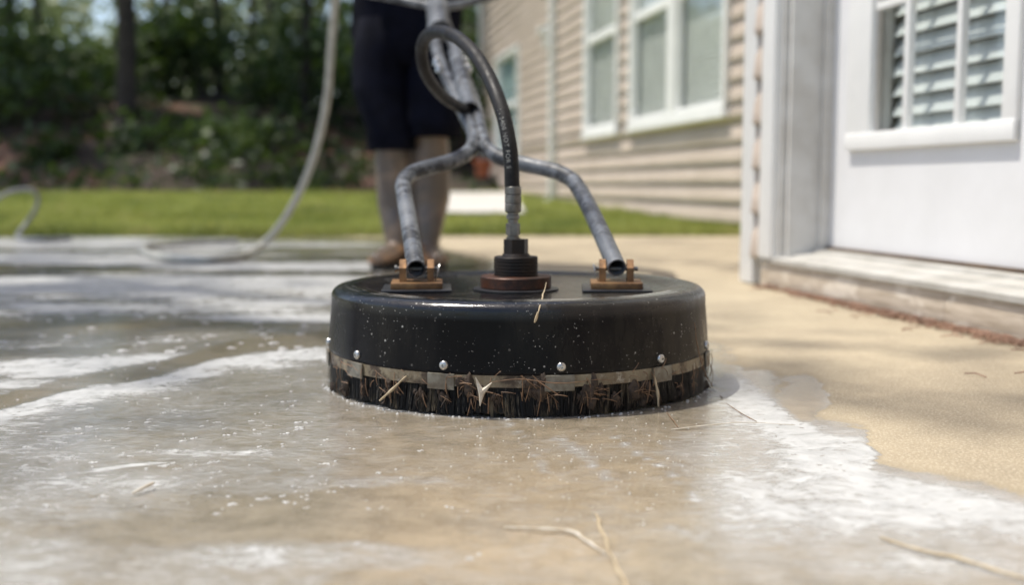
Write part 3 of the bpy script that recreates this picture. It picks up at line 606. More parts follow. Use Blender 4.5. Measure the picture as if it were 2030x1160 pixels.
# downspout and wall light on the far wall
ds0, ds1 = wallpt(1113, 300, U2).y, wallpt(1095, 300, U2).y; dsc = (ds0 + ds1) / 2
m = MB(); m.box((U2 - .055, dsc, 2.85), (.07, .085, 5.5), bev=.008)
for z in (.9, 2.4, 4.2): m.box((U2 - .055, dsc, z), (.078, .11, .03))
m.tube([(U2 - .055, dsc, .14), (U2 - .075, dsc, .10), (U2 - .16, dsc, .075)], .04, 8)
m.build('downspout', M['white'], house)
pl = wallpt(1088, 72, U2)
m = MB(); m.box((U2 - .03, pl.y, pl.z), (.05, .13, .24), bev=.01); m.box((U2 - .075, pl.y, pl.z + .06), (.09, .11, .07), bev=.012); m.build('wall_light', M['white'], house)
def window(t0, t1, z0, z1, zr, panes=1, mull=.2, u=U2, blind='blind', label=None):
    fw = .055; w_ = empty('window', (0, 0, 0)); w_.parent = house
    if label: w_['label'] = label
    f = MB(); uf = u - .020
    f.box((uf, (t0 + t1) / 2, z0 + fw / 2 + .004), (.075, t1 - t0, fw + .01), bev=.006); f.box((uf, (t0 + t1) / 2, z1), (.07, t1 - t0, fw), bev=.006)
    f.box((uf + .002, t0 + fw / 2, (z0 + z1) / 2), (.066, fw, z1 - z0 - fw * .9)); f.box((uf + .002, t1 - fw / 2, (z0 + z1) / 2), (.066, fw, z1 - z0 - fw * .9))
    segs = [(t0 + fw, t1 - fw)]
    if panes == 2:
        c = (t0 + t1) / 2; f.box((uf + .001, c, (z0 + z1) / 2), (.068, mull, z1 - z0 - fw)); segs = [(t0 + fw, c - mull / 2), (c + mull / 2, t1 - fw)]
    f.build('frame', M['white'], w_)
    s_ = MB()
    s_.box((u - .035, (t0 + t1) / 2, z0 - .012), (.07, t1 - t0 + .04, .028), bev=.005); s_.build('sill', M['white'], w_)
    for (a, b) in segs:
        for (za, zb, du) in ((z0 + fw, zr, .0), (zr, z1 - fw * .5, .012)):
            sb = MB(); bw = .034; cu = u - .012 + du
            sb.box((cu, (a + b) / 2, za + bw / 2), (.035, b - a, bw)); sb.box((cu + .001, (a + b) / 2, zb - bw / 2 + .002), (.033, b - a, bw))
            sb.box((cu + .002, a + bw / 2, (za + zb) / 2), (.030, bw, zb - za)); sb.box((cu + .002, b - bw / 2, (za + zb) / 2), (.030, bw, zb - za)); sb.build('sash', M['white'], w_)
        gq = MB(); gq.box((u + .000, (a + b) / 2, (z0 + z1) / 2), (.006, b - a, z1 - z0 - fw)); gq.build('pane', M['glass'], w_)
        bl = MB()
        for q in range(int((z1 - z0) / .035)): bl.box((u + .035, (a + b) / 2, z0 + .05 + q * .035), (.004, b - a - .03, .0345), rot=Matrix.Rotation(.25, 3, 'Y'))
        bl.build('blind', M[blind], w_)
    rb = MB(); rb.box((u + .3, (t0 + t1) / 2, (z0 + z1) / 2), (.01, t1 - t0, z1 - z0)); rb.build('room_back', M['room'], w_)
# cut the siding behind windows: siding kept, the window box stands on a recess liner
A = wallpt(1256, 255, U2); B = wallpt(1450, 225, U2)
window(B.y, A.y, .73, 2.55, 1.62, 2, .15, label='wide double window nearest the patio door')
A = wallpt(1165, 275, U2); B = wallpt(1232, 265, U2)
window(B.y, A.y, .73, 2.55, 1.62, 1, label='narrow window left of the wide double window')
A = wallpt(985, 300, U2); B = wallpt(1036, 300, U2)
window(B.y + .1, A.y - .1, .66, 1.98, 1.32, 1, blind='bluepale', label='small pale blue window near the far house corner')
# open the siding where the windows are
def cut(o, t0, t1, z0, z1):
    bm = bmesh.new(); bm.from_mesh(o.data)
    for co, no in (((0, t0, 0), (0, 1, 0)), ((0, t1, 0), (0, 1, 0)), ((0, 0, z0), (0, 0, 1)), ((0, 0, z1), (0, 0, 1))):
        bmesh.ops.bisect_plane(bm, geom=bm.verts[:] + bm.edges[:] + bm.faces[:], plane_co=co, plane_no=no)
    bmesh.ops.delete(bm, geom=[f for f in bm.faces if t0 < f.calc_center_median().y < t1 and z0 < f.calc_center_median().z < z1], context='FACES')
    bm.to_mesh(o.data); bm.free()
sw = [o for o in house.children if o.name == 'siding_wall'][0]
for (xa, xb, z0, z1, e) in ((1256, 1450, .73, 2.55, 0), (1165, 1232, .73, 2.55, 0), (985, 1036, .66, 1.98, .1)):
    cut(sw, wallpt(xb, 260, U2).y + .02 + e, wallpt(xa, 260, U2).y - .02 - e, z0 + .02, z1 - .02)
# ---- patio door
zt = .11
dr = empty('patio_door'); dr.parent = house
gl_l, gl_r = wallpt(1732, 263, UD).y, wallpt(1992, 243, UD).y; gz = wallpt(1860, 253, UD).z; gtop = gz + .92
fl, fr2 = wallpt(1684, 300, UD).y, wallpt(2022, 285, UD).y
m = MB(); th = .044
m.box((UD + th / 2, (td + gl_l) / 2, zt + 1.0), (th, td - gl_l, 2.02)); m.box((UD + th / 2, (gl_r + tdr) / 2, zt + 1.0), (th, gl_r - tdr, 2.02))
m.box((UD + th / 2, (gl_l + gl_r) / 2, (zt - .01 + gz) / 2), (th, gl_l - gl_r, gz - zt + .01)); m.box((UD + th / 2, (gl_l + gl_r) / 2, (gtop + 2.12) / 2), (th, gl_l - gl_r, 2.12 - gtop)); bmesh.ops.remove_doubles(m.bm, verts=m.bm.verts[:], dist=.0005)
m.build('door_panel', M['doorpaint'], dr)
m = MB(); fz0 = wallpt(1684, 300, UD).z - .0
def fbox(ta, tb, za, zb, pr): m.box((UD - pr / 2 + .001, (ta + tb) / 2, (za + zb) / 2), (pr, abs(tb - ta), zb - za), bev=.005)
fbox(fl, gl_l + .004, fz0, gtop + .04, .014); fbox(fr2, gl_r - .004, fz0, gtop + .04, .014); fbox(fl + .0, fr2 - .0, fz0 + .001, gz + .004, .017); fbox(fl, fr2, gtop - .004, gtop + .05, .017)
m.build('glass_frame', M['white'], dr)
m = MB()
for xx in (1797, 1900): m.box((UD + .002, wallpt(xx, 240, UD).y, (gz + gtop) / 2), (.018, .019, gtop - gz), bev=.003)
for zz in (gz + .30, gz + .61): m.box((UD + .003, (gl_l + gl_r) / 2, zz), (.014, gl_l - gl_r, .019), bev=.003)
m.build('muntin', M['white'], dr)
m = MB(); m.box((UD + .018, (gl_l + gl_r) / 2, (gz + gtop) / 2), (.008, gl_l - gl_r, gtop - gz)); m.build('pane', M['glass'], dr)
m = MB(); zz = gz - .03; q = 0
while zz < gtop:
    m.box((UD + .055, (gl_l + gl_r) / 2, zz), (.0035, gl_l - gl_r - .012, .052), rot=Matrix.Rotation(R(28), 3, 'Y')); zz += .047
for tt in (gl_r + .10, gl_l - .14): m.box((UD + .06, tt, (gz + gtop) / 2), (.002, .004, gtop - gz))
m.build('blind', M['slat'], dr)
m = MB(); m.box((UD + 1.2, (td + tdr) / 2, 1.1), (.02, 2.0, 2.4)); m.build('room_back', M['room'], dr)
m = MB(); m.tube([(UD - .005, tdr + .07, 1.05), (UD - .05, tdr + .07, 1.05)], .012, 12); m.lathe([(0, -.028), (.02, -.022), (.028, 0), (.02, .022), (0, .028)], (UD - .065, tdr + .07, 1.05), 20); m.build('handle', M['steel'], dr)
fr = empty('door_frame'); fr.parent = house
m = MB()
for (t0, t1) in ((tc0, tc1), (tdr - .09, tdr - .035)):
    m.box((U1 - .006, (t0 + t1) / 2, 1.18), (.036, abs(t1 - t0), 2.20), bev=.005)
m.box((U1 - .006, (tc1 + tdr - .09) / 2, 2.30), (.040, tc1 - tdr + .09, .06), bev=.004); m.build('casing', M['white'], fr)
m = MB()
for s_, tt in ((1, td), (-1, tdr)):
    m.box((U1 + .055, tt + s_ * .030, 1.18), (.085, .036, 2.19)); m.box((U1 + .118, tt + s_ * .018, 1.18), (.042, .042, 2.19), bev=.002); m.box((U1 + .022, tt + s_ * .046, 1.18), (.05, .034, 2.19))
m.box((U1 + .07, (td + tdr) / 2, 2.25), (.14, dw + .05, .04)); m.build('jamb', M['jamb'], fr)
m = MB(); tmid = (tc1 + tdr - .1) / 2; tl = tc1 - tdr + .1
P = [(1.212, .070), (1.212, .082), (1.217, .0845), (1.26, .088), (1.262, .092), (1.31, .097), (1.312, .104), (1.352, .106), (1.352, .07)]
m.prism(P, Matrix(((1, 0, 0, 0), (0, 0, -1, tc1 + .01), (0, 1, 0, 0), (0, 0, 0, 1))), 4.0); m.build('threshold', M['sillalu'], fr, sm=20)
m = MB(); m.box((UD - .003, (td + tdr) / 2, .104), (.012, dw, .014)); m.box((UD - .006, (td + tdr) / 2, .1115), (.010, dw, .006)); m.build('sill_shadow', M['brownstrip'], fr)  # brown strips painted in place of the shadow between door and threshold
m = MB()
t1_ = tc1 + .012; tj = wallpt(1874, 600, 1.22).y
m.box((1.232, (t1_ + tj) / 2, .0345), (.024, t1_ - tj - .003, .069), bev=.003); m.box((1.232, tj - 1.6, .0345), (.026, 3.2, .069), bev=.003)
m.build('base_board', M['board'], fr)
m = MB(); m.box((1.29, t1_ - 2, .033), (.09, 4, .066)); m.build('sub_sill', M['brownstrip'], fr)

# pad and pot by the far corner
m = MB(); a = atZ(868, 420, .07); b = atZ(1042, 420, .07); P4 = [(a.x, a.y), (b.x, b.y), (b.x - .1, 13.4), (a.x - .25, 13.4)]
top = [m.bm.verts.new((x, y, max(.07, float(lawn_z(np.array([x]), np.array([y]))[0]) + .035))) for x, y in P4]; bot = [m.bm.verts.new((x, y, -.05)) for x, y in P4]
m.bm.faces.new(top); m.bm.faces.new(bot[::-1])
for k in range(4): m.bm.faces.new((top[k], bot[k], bot[(k + 1) % 4], top[(k + 1) % 4]))
tag(m.build('concrete_pad', M['conc2'], sm=0), 'white sunlit concrete pad on the lawn near the house corner', 'concrete pad')
pp = atY(958, 352, 15.2); zb = float(lawn_z(np.array([0.]), np.array([14.]))[0])
st = empty('plant_stand', (pp.x, 15.2, .17)); tag(st, 'small dark stand under the terracotta pot by the house corner', 'stand')
hst = pp.z - .17
m = MB(); m.box((0, 0, hst - .012), (.26, .26, .022), bev=.003); m.build('stand_top', M['bark'], st)
for sx in (-1, 1):
    for sy in (-1, 1): m = MB(); m.tube([(sx * .11, sy * .11, -.01), (sx * .09, sy * .09, hst - .02)], .012, 8); m.build('leg', M['bark'], st)
m = MB(); m.lathe([(0, 0), (.085, 0), (.115, .20), (.13, .20), (.13, .25), (.112, .25), (.10, .22), (0, .22)], (0, 0, 0), 28); o = m.build('flower_pot', M['terracotta']); o.location = (pp.x, 15.2, pp.z)
tag(o, 'orange terracotta pot standing beside the far house corner', 'flower pot')

# ------------------------------------------------------------------ surface cleaner
DX, DY = .0088, 1.524
sc_ = empty('surface_cleaner', (DX, DY, 0)); tag(sc_, 'round black pressure washer surface cleaner with brush skirt on the wet patio', 'surface cleaner')
def lp(v): return Vector(v) - Vector((DX, DY, 0))
prof = [(.2645, .0500), (.2655, .0520), (.2652, .056), (.2640, .070), (.2622, .095), (.2606, .112)]
for k in range(1, 9):
    a = k / 8 * math.pi / 2; prof.append((.2450 + .0156 * math.cos(a), .1225 + .0140 * math.sin(a) - .0))
prof += [(.238, .1372), (.225, .1372), (.215, .1355), (.205, .1325), (.195, .1312), (.09, .1306), (0, .1306)]
m = MB(); m.lathe(prof + [], (0, 0, 0), 180); m.lathe([(.2625, .0505), (.258, .112), (.24, .128), (0, .127)], (0, 0, 0), 90)
hous = m.build('housing', M['plastic'], sc_, sm=50, recalc=True)
def tilt_top(x, y): return 0
# screws
for k in range(12):
    a = math.radians(-90 + (-50.3 + 30.5 * k) if k < 11 else 192)
    r0 = .2660; c = Vector((math.cos(a) * r0, math.sin(a) * r0, .0605)); n = Vector((math.cos(a), math.sin(a), 0))
    rot = n.to_track_quat('Z', 'Y').to_matrix(); m = MB()
    m.lathe([(.0058, -.0015), (.0058, .0003), (.0050, .0016), (.0030, .0026), (.0016, .0027), (.0015, .0008), (0, .0008)], (0, 0, 0), 20)
    for v in m.bm.verts: v.co = rot @ v.co + c
    m.build('screw', M['screw'], sc_)
# skirt band and clips
m = MB(); m.lathe([(.2640, .0505), (.2655, .0505), (.2660, .0365), (.2645, .0360)], (0, 0, 0), 160, closed=True)
band = m.build('skirt_band', M['band'], sc_)
for a, wd in ((-51, .036), (-20.5, .034), (10.2, .036), (41.5, .034), (72, .034), (102, .034), (132, .034), (163, .034), (193, .034), (224, .034), (254, .034), (284, .034)):
    a0 = R(-90 + a) - wd / .266 / 2; m = MB(); ring = []
    for k in range(9):
        t = a0 + wd / .266 * k / 8; cs_, sn = math.cos(t), math.sin(t)
        ring.append([m.bm.verts.new((cs_ * r, sn * r, z)) for r, z in ((.2665, .0512), (.2684, .0508), (.2688, .0322), (.2668, .0318))])
    for k in range(8):
        for q in range(4): m.bm.faces.new((ring[k][q], ring[k][(q + 1) % 4], ring[k + 1][(q + 1) % 4], ring[k + 1][q]))
    m.bm.faces.new(ring[0]); m.bm.faces.new(ring[-1]); m.build('clip', M['clip'], sc_)
# bristles
nb = 15000; r = np.random.RandomState(9); th = r.uniform(0, 2 * np.pi, nb); rr = r.uniform(.251, .264, nb); tuft = .5 + .5 * np.sin(th * 150)
jit = r.normal(0, .006, nb); zt_ = .046; zb_ = .0008 + r.rand(nb) ** 2 * .004 + .004 * (fbm2(th * 6 + 9, th * 0 + 3, 4, 3, 2.0) > .62)
th2 = th + jit + .018 * np.sin(th * 7); rr2 = rr + r.normal(.0022, .0022, nb); wd = .00034
v0 = np.stack([np.cos(th) * rr, np.sin(th) * rr, np.full(nb, zt_)], -1); v2 = np.stack([np.cos(th2) * rr2, np.sin(th2) * rr2, zb_], -1)
tn = np.stack([-np.sin(th), np.cos(th), np.zeros(nb)], -1) * wd
vb = np.stack([v0 - tn, v0 + tn, v2 + tn, v2 - tn], 1).reshape(-1, 3)
br = raw_mesh('bristles', vb, np.arange(nb * 4).reshape(-1, 4), M['bristle'], sc_); br['kind'] = 'stuff'
m = MB(); m.lathe([(.2505, .048), (.2565, .048), (.2545, .004), (.2490, .004)], (0, 0, 0), 120, closed=True); m.build('brush_backing', M['bristle'], sc_)
# pads, swivel, brackets
SX, SY = .0014 + .004, 1.487
m = MB(); m.lathe([(.0, .1308), (.0585, .1308), (.0590, .1315), (.0590, .1330), (.0575, .1336), (0, .1336)], lp((SX, SY, 0)), 48); m.build('swivel_gasket', M['pad'], sc_)
swv = empty('swivel', lp((SX, SY, 0))); swv.parent = sc_
m = MB(); m.lathe([(0, .1338), (.0475, .1338), (.0488, .1348), (.0488, .1488), (.0478, .1500), (.031, .1506), (0, .1506)], (0, 0, 0), 56); m.build('flange', M['rust'], swv)
pr = [(0, .1510), (.0300, .1510)]
for k in range(5): pr += [(.0302, .152 + k * .0046), (.0302, .1555 + k * .0046), (.0290, .1560 + k * .0046)]
pr += [(.0302, .1752), (.0292, .1768), (0, .1768)]
m = MB(); m.lathe(pr, (0, 0, 0), 48); m.build('collar', M['darksteel'], swv)
m = MB(); hexp = [(math.cos(R(60 * k + 12)) * .0172, math.sin(R(60 * k + 12)) * .0172) for k in range(6)]
m.lathe([(0, .1772), (.0195, .1772), (.0180, .1805), (0, .1805)], (0, 0, 0), 32); m.prism(hexp, Matrix.Translation((0, 0, .1803)), .0200); m.build('hex_nut', M['darksteel'], swv, sm=20)
def bracket(cx, yaw, ringside):
    base = lp((cx, 1.489, .1312)); b = empty('bracket', base, yaw); b.parent = sc_
    m = MB(); m.box((0, 0, .0014), (.094, .098, .0026), bev=.001); m.build('rubber_pad', M['pad'], b)
    m = MB(); m.box((0, .002, .0070), (.070, .070, .0082), bev=.0012); m.build('mount_plate', M['bronze'], b)
    for s_ in (-1, 1):
        m = MB(); P = [(-.012, .0113), (.016, .0113), (.016, .032), (.008, .041), (-.002, .041), (-.012, .030)]
        m.prism(P, Matrix(((0, 0, 1, s_ * .0190 - .0045), (1, 0, 0, 0), (0, 1, 0, 0), (0, 0, 0, 1))), .009); m.build('lug', M['bronze'], b, sm=20)
    m = MB(); m.tube([(-.030, .004, .028), (.030, .004, .028)], .0032, 12); m.tube([(-.0305, .004, .028), (-.0275, .004, .028)], .0052, 12); m.build('pin', M['steel'], b)
    pts = []; s_ = ringside
    for k in range(17):
        a = 2 * math.pi * k / 16; pts.append((s_ * (.0275 + .004 * math.sin(a)), .002 + .008 * math.cos(a), .020 + .0145 * math.sin(a)))
    m = MB(); m.tube(pts, .0009, 8, cap=False); m.build('lock_ring', M['screw'], b)
bracket(-.1310, R(4), 1); bracket(.1435, R(-3), -1)
# push handle
def hollow(pts, r, name, parent, mat, sub=6, n=18):
    P_ = [lp(p) for p in catmull(pts, sub)]; m = MB(); m.tube(P_, r, n, cap=False); ri = r * .84; m.tube(P_[:8], ri, n, cap=False)
    t = (P_[1] - P_[0]).normalized(); v = m.bm.verts[:]; m.bm.verts.ensure_lookup_table()
    m.bm.verts.index_update(); vs = list(m.bm.verts); A_ = vs[:n]; N0 = len(P_) * n; B_ = vs[N0:N0 + n]
    for k in range(n): m.bm.faces.new((A_[k], A_[(k + 1) % n], B_[(k + 1) % n], B_[k]))
    m.bm.faces.new(vs[-n:]); m.bm.faces.new(vs[N0 - n:N0][::-1])
    return m.build(name, mat, parent, sm=60)
hnd = empty('push_handle', (0, 0, 0)); hnd.parent = sc_
Lp = [hp(825, 533), hp(817, 480), hp(808, 425), hp(801, 385), hp(800, 362), hp(812, 346), hp(838, 335), hp(875, 325), hp(908, 314), hp(930, 300), hp(939, 284), hp(938, 262), hp(923, 232), hp(899, 180), hp(876, 130), hp(862, 80), hp(857, 35), hp(855, 5)]
Rp = [hp(1223, 531), hp(1198, 475), hp(1170, 415), hp(1150, 378), hp(1133, 356), hp(1105, 341), hp(1060, 330), hp(1012, 319), hp(982, 307), hp(965, 292), hp(956, 270), hp(950, 244), hp(938, 200), hp(917, 140), hp(900, 90), hp(884, 45), hp(876, 5)]
hollow(Lp, .0130, 'frame_tube', hnd, M['galv']); hollow(Rp, .0130, 'frame_tube', hnd, M['galv'])
G0, G1 = hp(932, 219, .012), hp(903, 103, .012)
gtube = hollow([G0, G0.lerp(G1, .33), G0.lerp(G1, .66), G1], .0170, 'hose_guide', hnd, M['galv'])
for (x, y) in ((866, 118), (871, 131), (922, 117), (928, 131)):
    p = lp(hp(x, y, .018)); m = MB(); m.lathe([(.0, -.012), (.0085, -.012), (.0085, -.002), (.0075, .001), (.005, .005), (0, .0065)], p, 14); m.build('acorn_nut', M['screw'], hnd)
a, b = hp(872, 62, .006), hp(866, 4, .006)
m = MB(); d_ = (b - a); m.tube([lp(a), lp(a + d_ * .05), lp(a + d_ * .95), lp(b)], [.027, .029, .027, .024], 16); m.build('clamp_sleeve', M['galv'], hnd)
bar = [hp(868, 14, .012), hp(820, 4, .012), hp(760, -8, .014), hp(700, -18, .016), hp(640, -30, .02), hp(600, -40, .02)]
m = MB(); m.tube([lp(p) for p in catmull(bar, 5)], .0105, 14)
bar2 = [hp(868, 14, .012), hp(905, 10, .012), hp(950, -1, .014), hp(1010, -16, .016), hp(1070, -30, .02), hp(1110, -38, .02)]
m.tube([lp(p) for p in catmull(bar2, 5)], .0105, 14); m.build('handle_bar', M['galv'], hnd)
for bb in (bar, bar2): m = MB(); m.tube([lp(bb[-2].lerp(bb[-1], -.35)), lp(bb[-2].lerp(bb[-1], 1.05))], .0150, 14); m.build('grip', M['pad'], hnd)
# hose
hz = [(SX - .004 + 0, SY, .262), (SX - .004, SY, .275)]
hpx = [(1015, 362, 1.487), (1014, 330, 1.488), (1008, 275, 1.495), (994, 215, 1.515), (968, 150, 1.56), (938, 103, 1.61), (905, 73, 1.67), (872, 62, 1.73), (847, 70, 1.78), (836, 96, 1.82), (840, 132, 1.85), (854, 162, 1.89), (878, 190, 1.95), (904, 208, 2.01), (922, 215, 2.05)]
hpts = [Vector(hz[0])] + [atY(*q) for q in hpx] + [G0.lerp(G1, .12), G0.lerp(G1, .4)]
HC = catmull(hpts, 12); HR = .0104
ho = empty('pressure_hose', (0, 0, 0)); ho.parent = sc_
m = MB(); m.tube([lp(p) for p in HC], HR, 18); m.build('hose_sleeve', M['hoseblack'], ho, sm=80)
m = MB(); c = lp((SX - .004, SY, 0))
m.lathe([(0, .2003), (.0095, .2003), (.0095, .2030), (.0075, .2035), (.0075, .2062)], c, 24)
hx = [(math.cos(R(60 * k + 5)) * .0098, math.sin(R(60 * k + 5)) * .0098) for k in range(6)]
m.prism([(x + c.x, y + c.y) for x, y in hx], Matrix.Translation((0, 0, .206)), .016)
m.lathe([(.0088, .2215), (.0070, .2225), (.0070, .2275), (.0092, .2285), (.0092, .2325), (.0078, .2340), (.0078, .2368), (.0108, .2380), (.0112, .2400), (.0112, .2480), (.0106, .2490), (.0112, .2500), (.0112, .2600), (.0106, .2610), (.0114, .2622), (.0112, .2715), (.0104, .2722)], c, 28)
m.build('hose_fitting', M['steel'], ho, sm=30)
# printing on the hose, running down its length
def hose_print(txt, size, s_start, ang):
    cu = bpy.data.curves.new('print', 'FONT'); cu.body = txt; cu.size = size; cu.align_x = 'LEFT'; cu.align_y = 'CENTER'; cu.space_character = 1.15
    to = bpy.data.objects.new('print_src', cu); COL.objects.link(to); dg = bpy.context.evaluated_depsgraph_get()
    me = bpy.data.meshes.new_from_object(to.evaluated_get(dg)); bpy.data.objects.remove(to)
    cum = [0.0]
    for i in range(1, len(HC)): cum.append(cum[-1] + (HC[i] - HC[i - 1]).length)
    bm = bmesh.new(); bm.from_mesh(me); bmesh.ops.triangulate(bm, faces=bm.faces[:])
    for v in bm.verts:
        s_ = s_start - v.co.x; i = max(1, min(len(cum) - 1, int(np.searchsorted(cum, s_)))); f = (s_ - cum[i - 1]) / (cum[i] - cum[i - 1]); p = HC[i - 1].lerp(HC[i], f)
        t = (HC[i] - HC[i - 1]).normalized(); view = Vector((0, -1, 0)); nrm = (view - t * view.dot(t)).normalized(); side = nrm.cross(t)   # side points to picture right when t is up
        side = t.cross(nrm) if (t.cross(nrm)).x > 0 else nrm.cross(t)
        a = ang + v.co.y / HR; v.co = lp(p + (nrm * math.cos(a) + side * math.sin(a)) * (HR + .00018))
    bm.to_mesh(me); bm.free(); me.materials.clear(); me.materials.append(M['print'])
    o = bpy.data.objects.new('lettering', me); COL.objects.link(o); o.parent = ho
hose_print("I - 3400 NOT FOR S", .0086, .118, R(-22))

# ------------------------------------------------------------------ small debris on the cleaner and the slab
def twig(name, pts, r, mat, label, cat, sub=5):
    P_ = catmull(pts, sub * 2); P_ = [q + Vector((mnoise.noise(q * 60), mnoise.noise(q * 60 + Vector((9, 9, 9))), 0)) * r * .9 for q in P_]; rs_ = [r * .85 * (.45 + .45 * math.sin(math.pi * (i + 1) / (len(P_) + 1)) + .3 * mnoise.noise(P_[i] * 120)) for i in range(len(P_))]; c = P_[0].copy(); m = MB(); m.tube([p - c for p in P_], rs_, 6)
    o = m.build(name, mat); o.location = c; tag(o, label, cat); return o
def onskirt(x, y, off=.004):            # point just outside the brush skirt as seen at a pixel
    d = ray(x, y); ox, oy = -DX, -DY; R_ = .2665 + off; a = d.x ** 2 + d.y ** 2; b = 2 * (d.x * ox + d.y * oy); c = ox * ox + oy * oy - R_ * R_; disc = max(0, b * b - 4 * a * c)
    return C0 + d * ((-b - math.sqrt(disc)) / (2 * a))
a_ = atY(1081, 556, 1.30); twig('straw', [atZ(1082, 560, .1515), atY(1077, 582, 1.34), onskirt(1069, 612, .002), onskirt(1062, 637, .001)], .0012, M['palestraw'], 'pale straw hanging over the front rim of the black housing', 'straw')
twig('seed_head', [onskirt(1066, 618, .002), onskirt(1063, 632, .003), onskirt(1060, 640, .003)], .0020, M['palestraw'], 'small seed head at the end of the straw on the housing', 'seed head')
twig('pine_needle', [onskirt(1377, 640, .002), onskirt(1382, 680, .002), onskirt(1391, 720, .003), onskirt(1405, 757, .004)], .0009, M['straw'], 'orange brown pine needle stuck to the right flank of the housing', 'pine needle')
twig('pine_needle', [onskirt(1403, 748, .004), atY(1415, 770, 1.46), atZ(1432, 790, .001)], .0009, M['straw'], 'pine needle leaning from the skirt down to the foam at the right', 'pine needle')
twig('dry_twig', [onskirt(806, 746, .004), onskirt(780, 770, .008), onskirt(752, 795, .010)], .0022, M['palestraw'], 'split dry stem leaning on the front left of the brush skirt', 'dry stem')
twig('dry_twig', [onskirt(1296, 745, .004), onskirt(1302, 770, .006), onskirt(1306, 806, .006)], .0022, M['palestraw'], 'flat pale stem hanging down the brush at the right', 'dry stem')
twig('pine_needle', [onskirt(975, 758, .004), onskirt(1030, 752, .004), onskirt(1110, 760, .005), onskirt(1190, 752, .004)], .0008, M['straw'], 'long pine needle lying along the skirt band at the front', 'pine needle')
twig('pine_needle', [onskirt(1064, 755, .005), onskirt(1085, 768, .008), onskirt(1106, 783, .009)], .0010, M['straw'], 'short orange needle poking down below the front skirt band', 'pine needle')
m = MB(); c = onskirt(955, 778, .008)
for (dx, dz) in ((-.007, .018), (.012, .012), (-.002, -.016)):
    m.tube([(0, 0, 0), (dx * .5, -.001, dz * .45), (dx, -.002, dz)], [.0040, .0022, .0004], 6)
o = m.build('dry_leaf', M['seed']); o.location = c; tag(o, 'white papery three pointed leaf caught in the front of the brush', 'leaf')
twig('twig', [atZ(1182, 1018, .003), atZ(1195, 1060, .004), atZ(1207, 1090, .003)], .0018, M['palestraw'], 'tan twig lying on the wet slab at the bottom centre, upper piece', 'twig')
twig('twig', [atZ(1207, 1090, .004), atZ(1222, 1120, .004), atZ(1242, 1165, .003), atZ(1250, 1190, .003)], .0017, M['palestraw'], 'tan twig running off the bottom picture edge below the upper piece', 'twig')
twig('pale_stem', [atZ(1000, 1046, .002), atZ(1060, 1048, .003), atZ(1130, 1054, .003), atZ(1165, 1075, .002), atZ(1200, 1098, .002)], .0016, M['seed'], 'whitish bent stem lying left of the tan twig', 'stem')
twig('pale_stem', [atZ(1745, 1066, .002), atZ(1820, 1090, .003), atZ(1900, 1108, .003), atZ(1970, 1130, .003), atZ(2040, 1150, .003)], .0019, M['palestraw'], 'long pale stem lying in the foam at the bottom right', 'stem')
twig('grass_stem', [atZ(1330, 852, .001), atZ(1400, 844, .003), atZ(1480, 838, .003), atZ(1575, 843, .001)], .0009, M['seed'], 'thin curved stem lying in the foam right of the cleaner', 'stem')
twig('pine_needle', [atZ(1440, 800, .002), atZ(1470, 820, .002), atZ(1500, 836, .001)], .0007, M['straw'], 'fine needle lying on the foam right of the cleaner', 'pine needle')
twig('pine_needle', [atZ(1322, 818, .001), atZ(1333, 832, .002), atZ(1345, 848, .001)], .0007, M['straw'], 'short fine needle on the foam just in front of the brush', 'pine needle')
twig('foam_stick', [atZ(262, 978, .003), atZ(285, 966, .005), atZ(303, 958, .006)], .0020, M['seed'], 'foam covered bit of stem in the left foreground', 'stem')
# matted straw in the brush: nobody could count it
rnd = random.Random(12); m = MB()
for k in range(120):
    x = rnd.choice([rnd.gauss(690, 20), rnd.gauss(775, 40), rnd.gauss(930, 25), rnd.gauss(1070, 25), rnd.gauss(1180, 16), rnd.gauss(1270, 18), rnd.gauss(1340, 40), rnd.gauss(1390, 14), rnd.uniform(660, 1405)])
    x = max(654, min(1408, x)); base = onskirt(x, 700, .001); an = math.atan2(base.y - DY, base.x - DX); rr_ = .2660 + rnd.uniform(.001, .005); z = rnd.uniform(.020, .052); L = rnd.uniform(.005, .022); sl = rnd.choice([rnd.uniform(-.3, .3), -1.5 + rnd.uniform(-.4, .4), rnd.uniform(-1.5, 1.5)]); pts = []
    for q in range(4):
        f = q / 3; aa = an + math.cos(sl) * L * f / .27; pts.append(lp((DX + math.cos(aa) * (rr_ + .002 * math.sin(f * 3)), DY + math.sin(aa) * (rr_ + .002 * math.sin(f * 3)), max(.002, z + math.sin(sl) * L * f - .004 * f * f))))
    m.tube(pts, [rnd.uniform(.0003, .0006)] * 4, 4)
o = m.build('straw_litter', M['straw']); o.location = (DX, DY, 0); tag(o, 'matted pine straw caught all round the brush skirt', 'straw', kind='stuff')
m = MB()
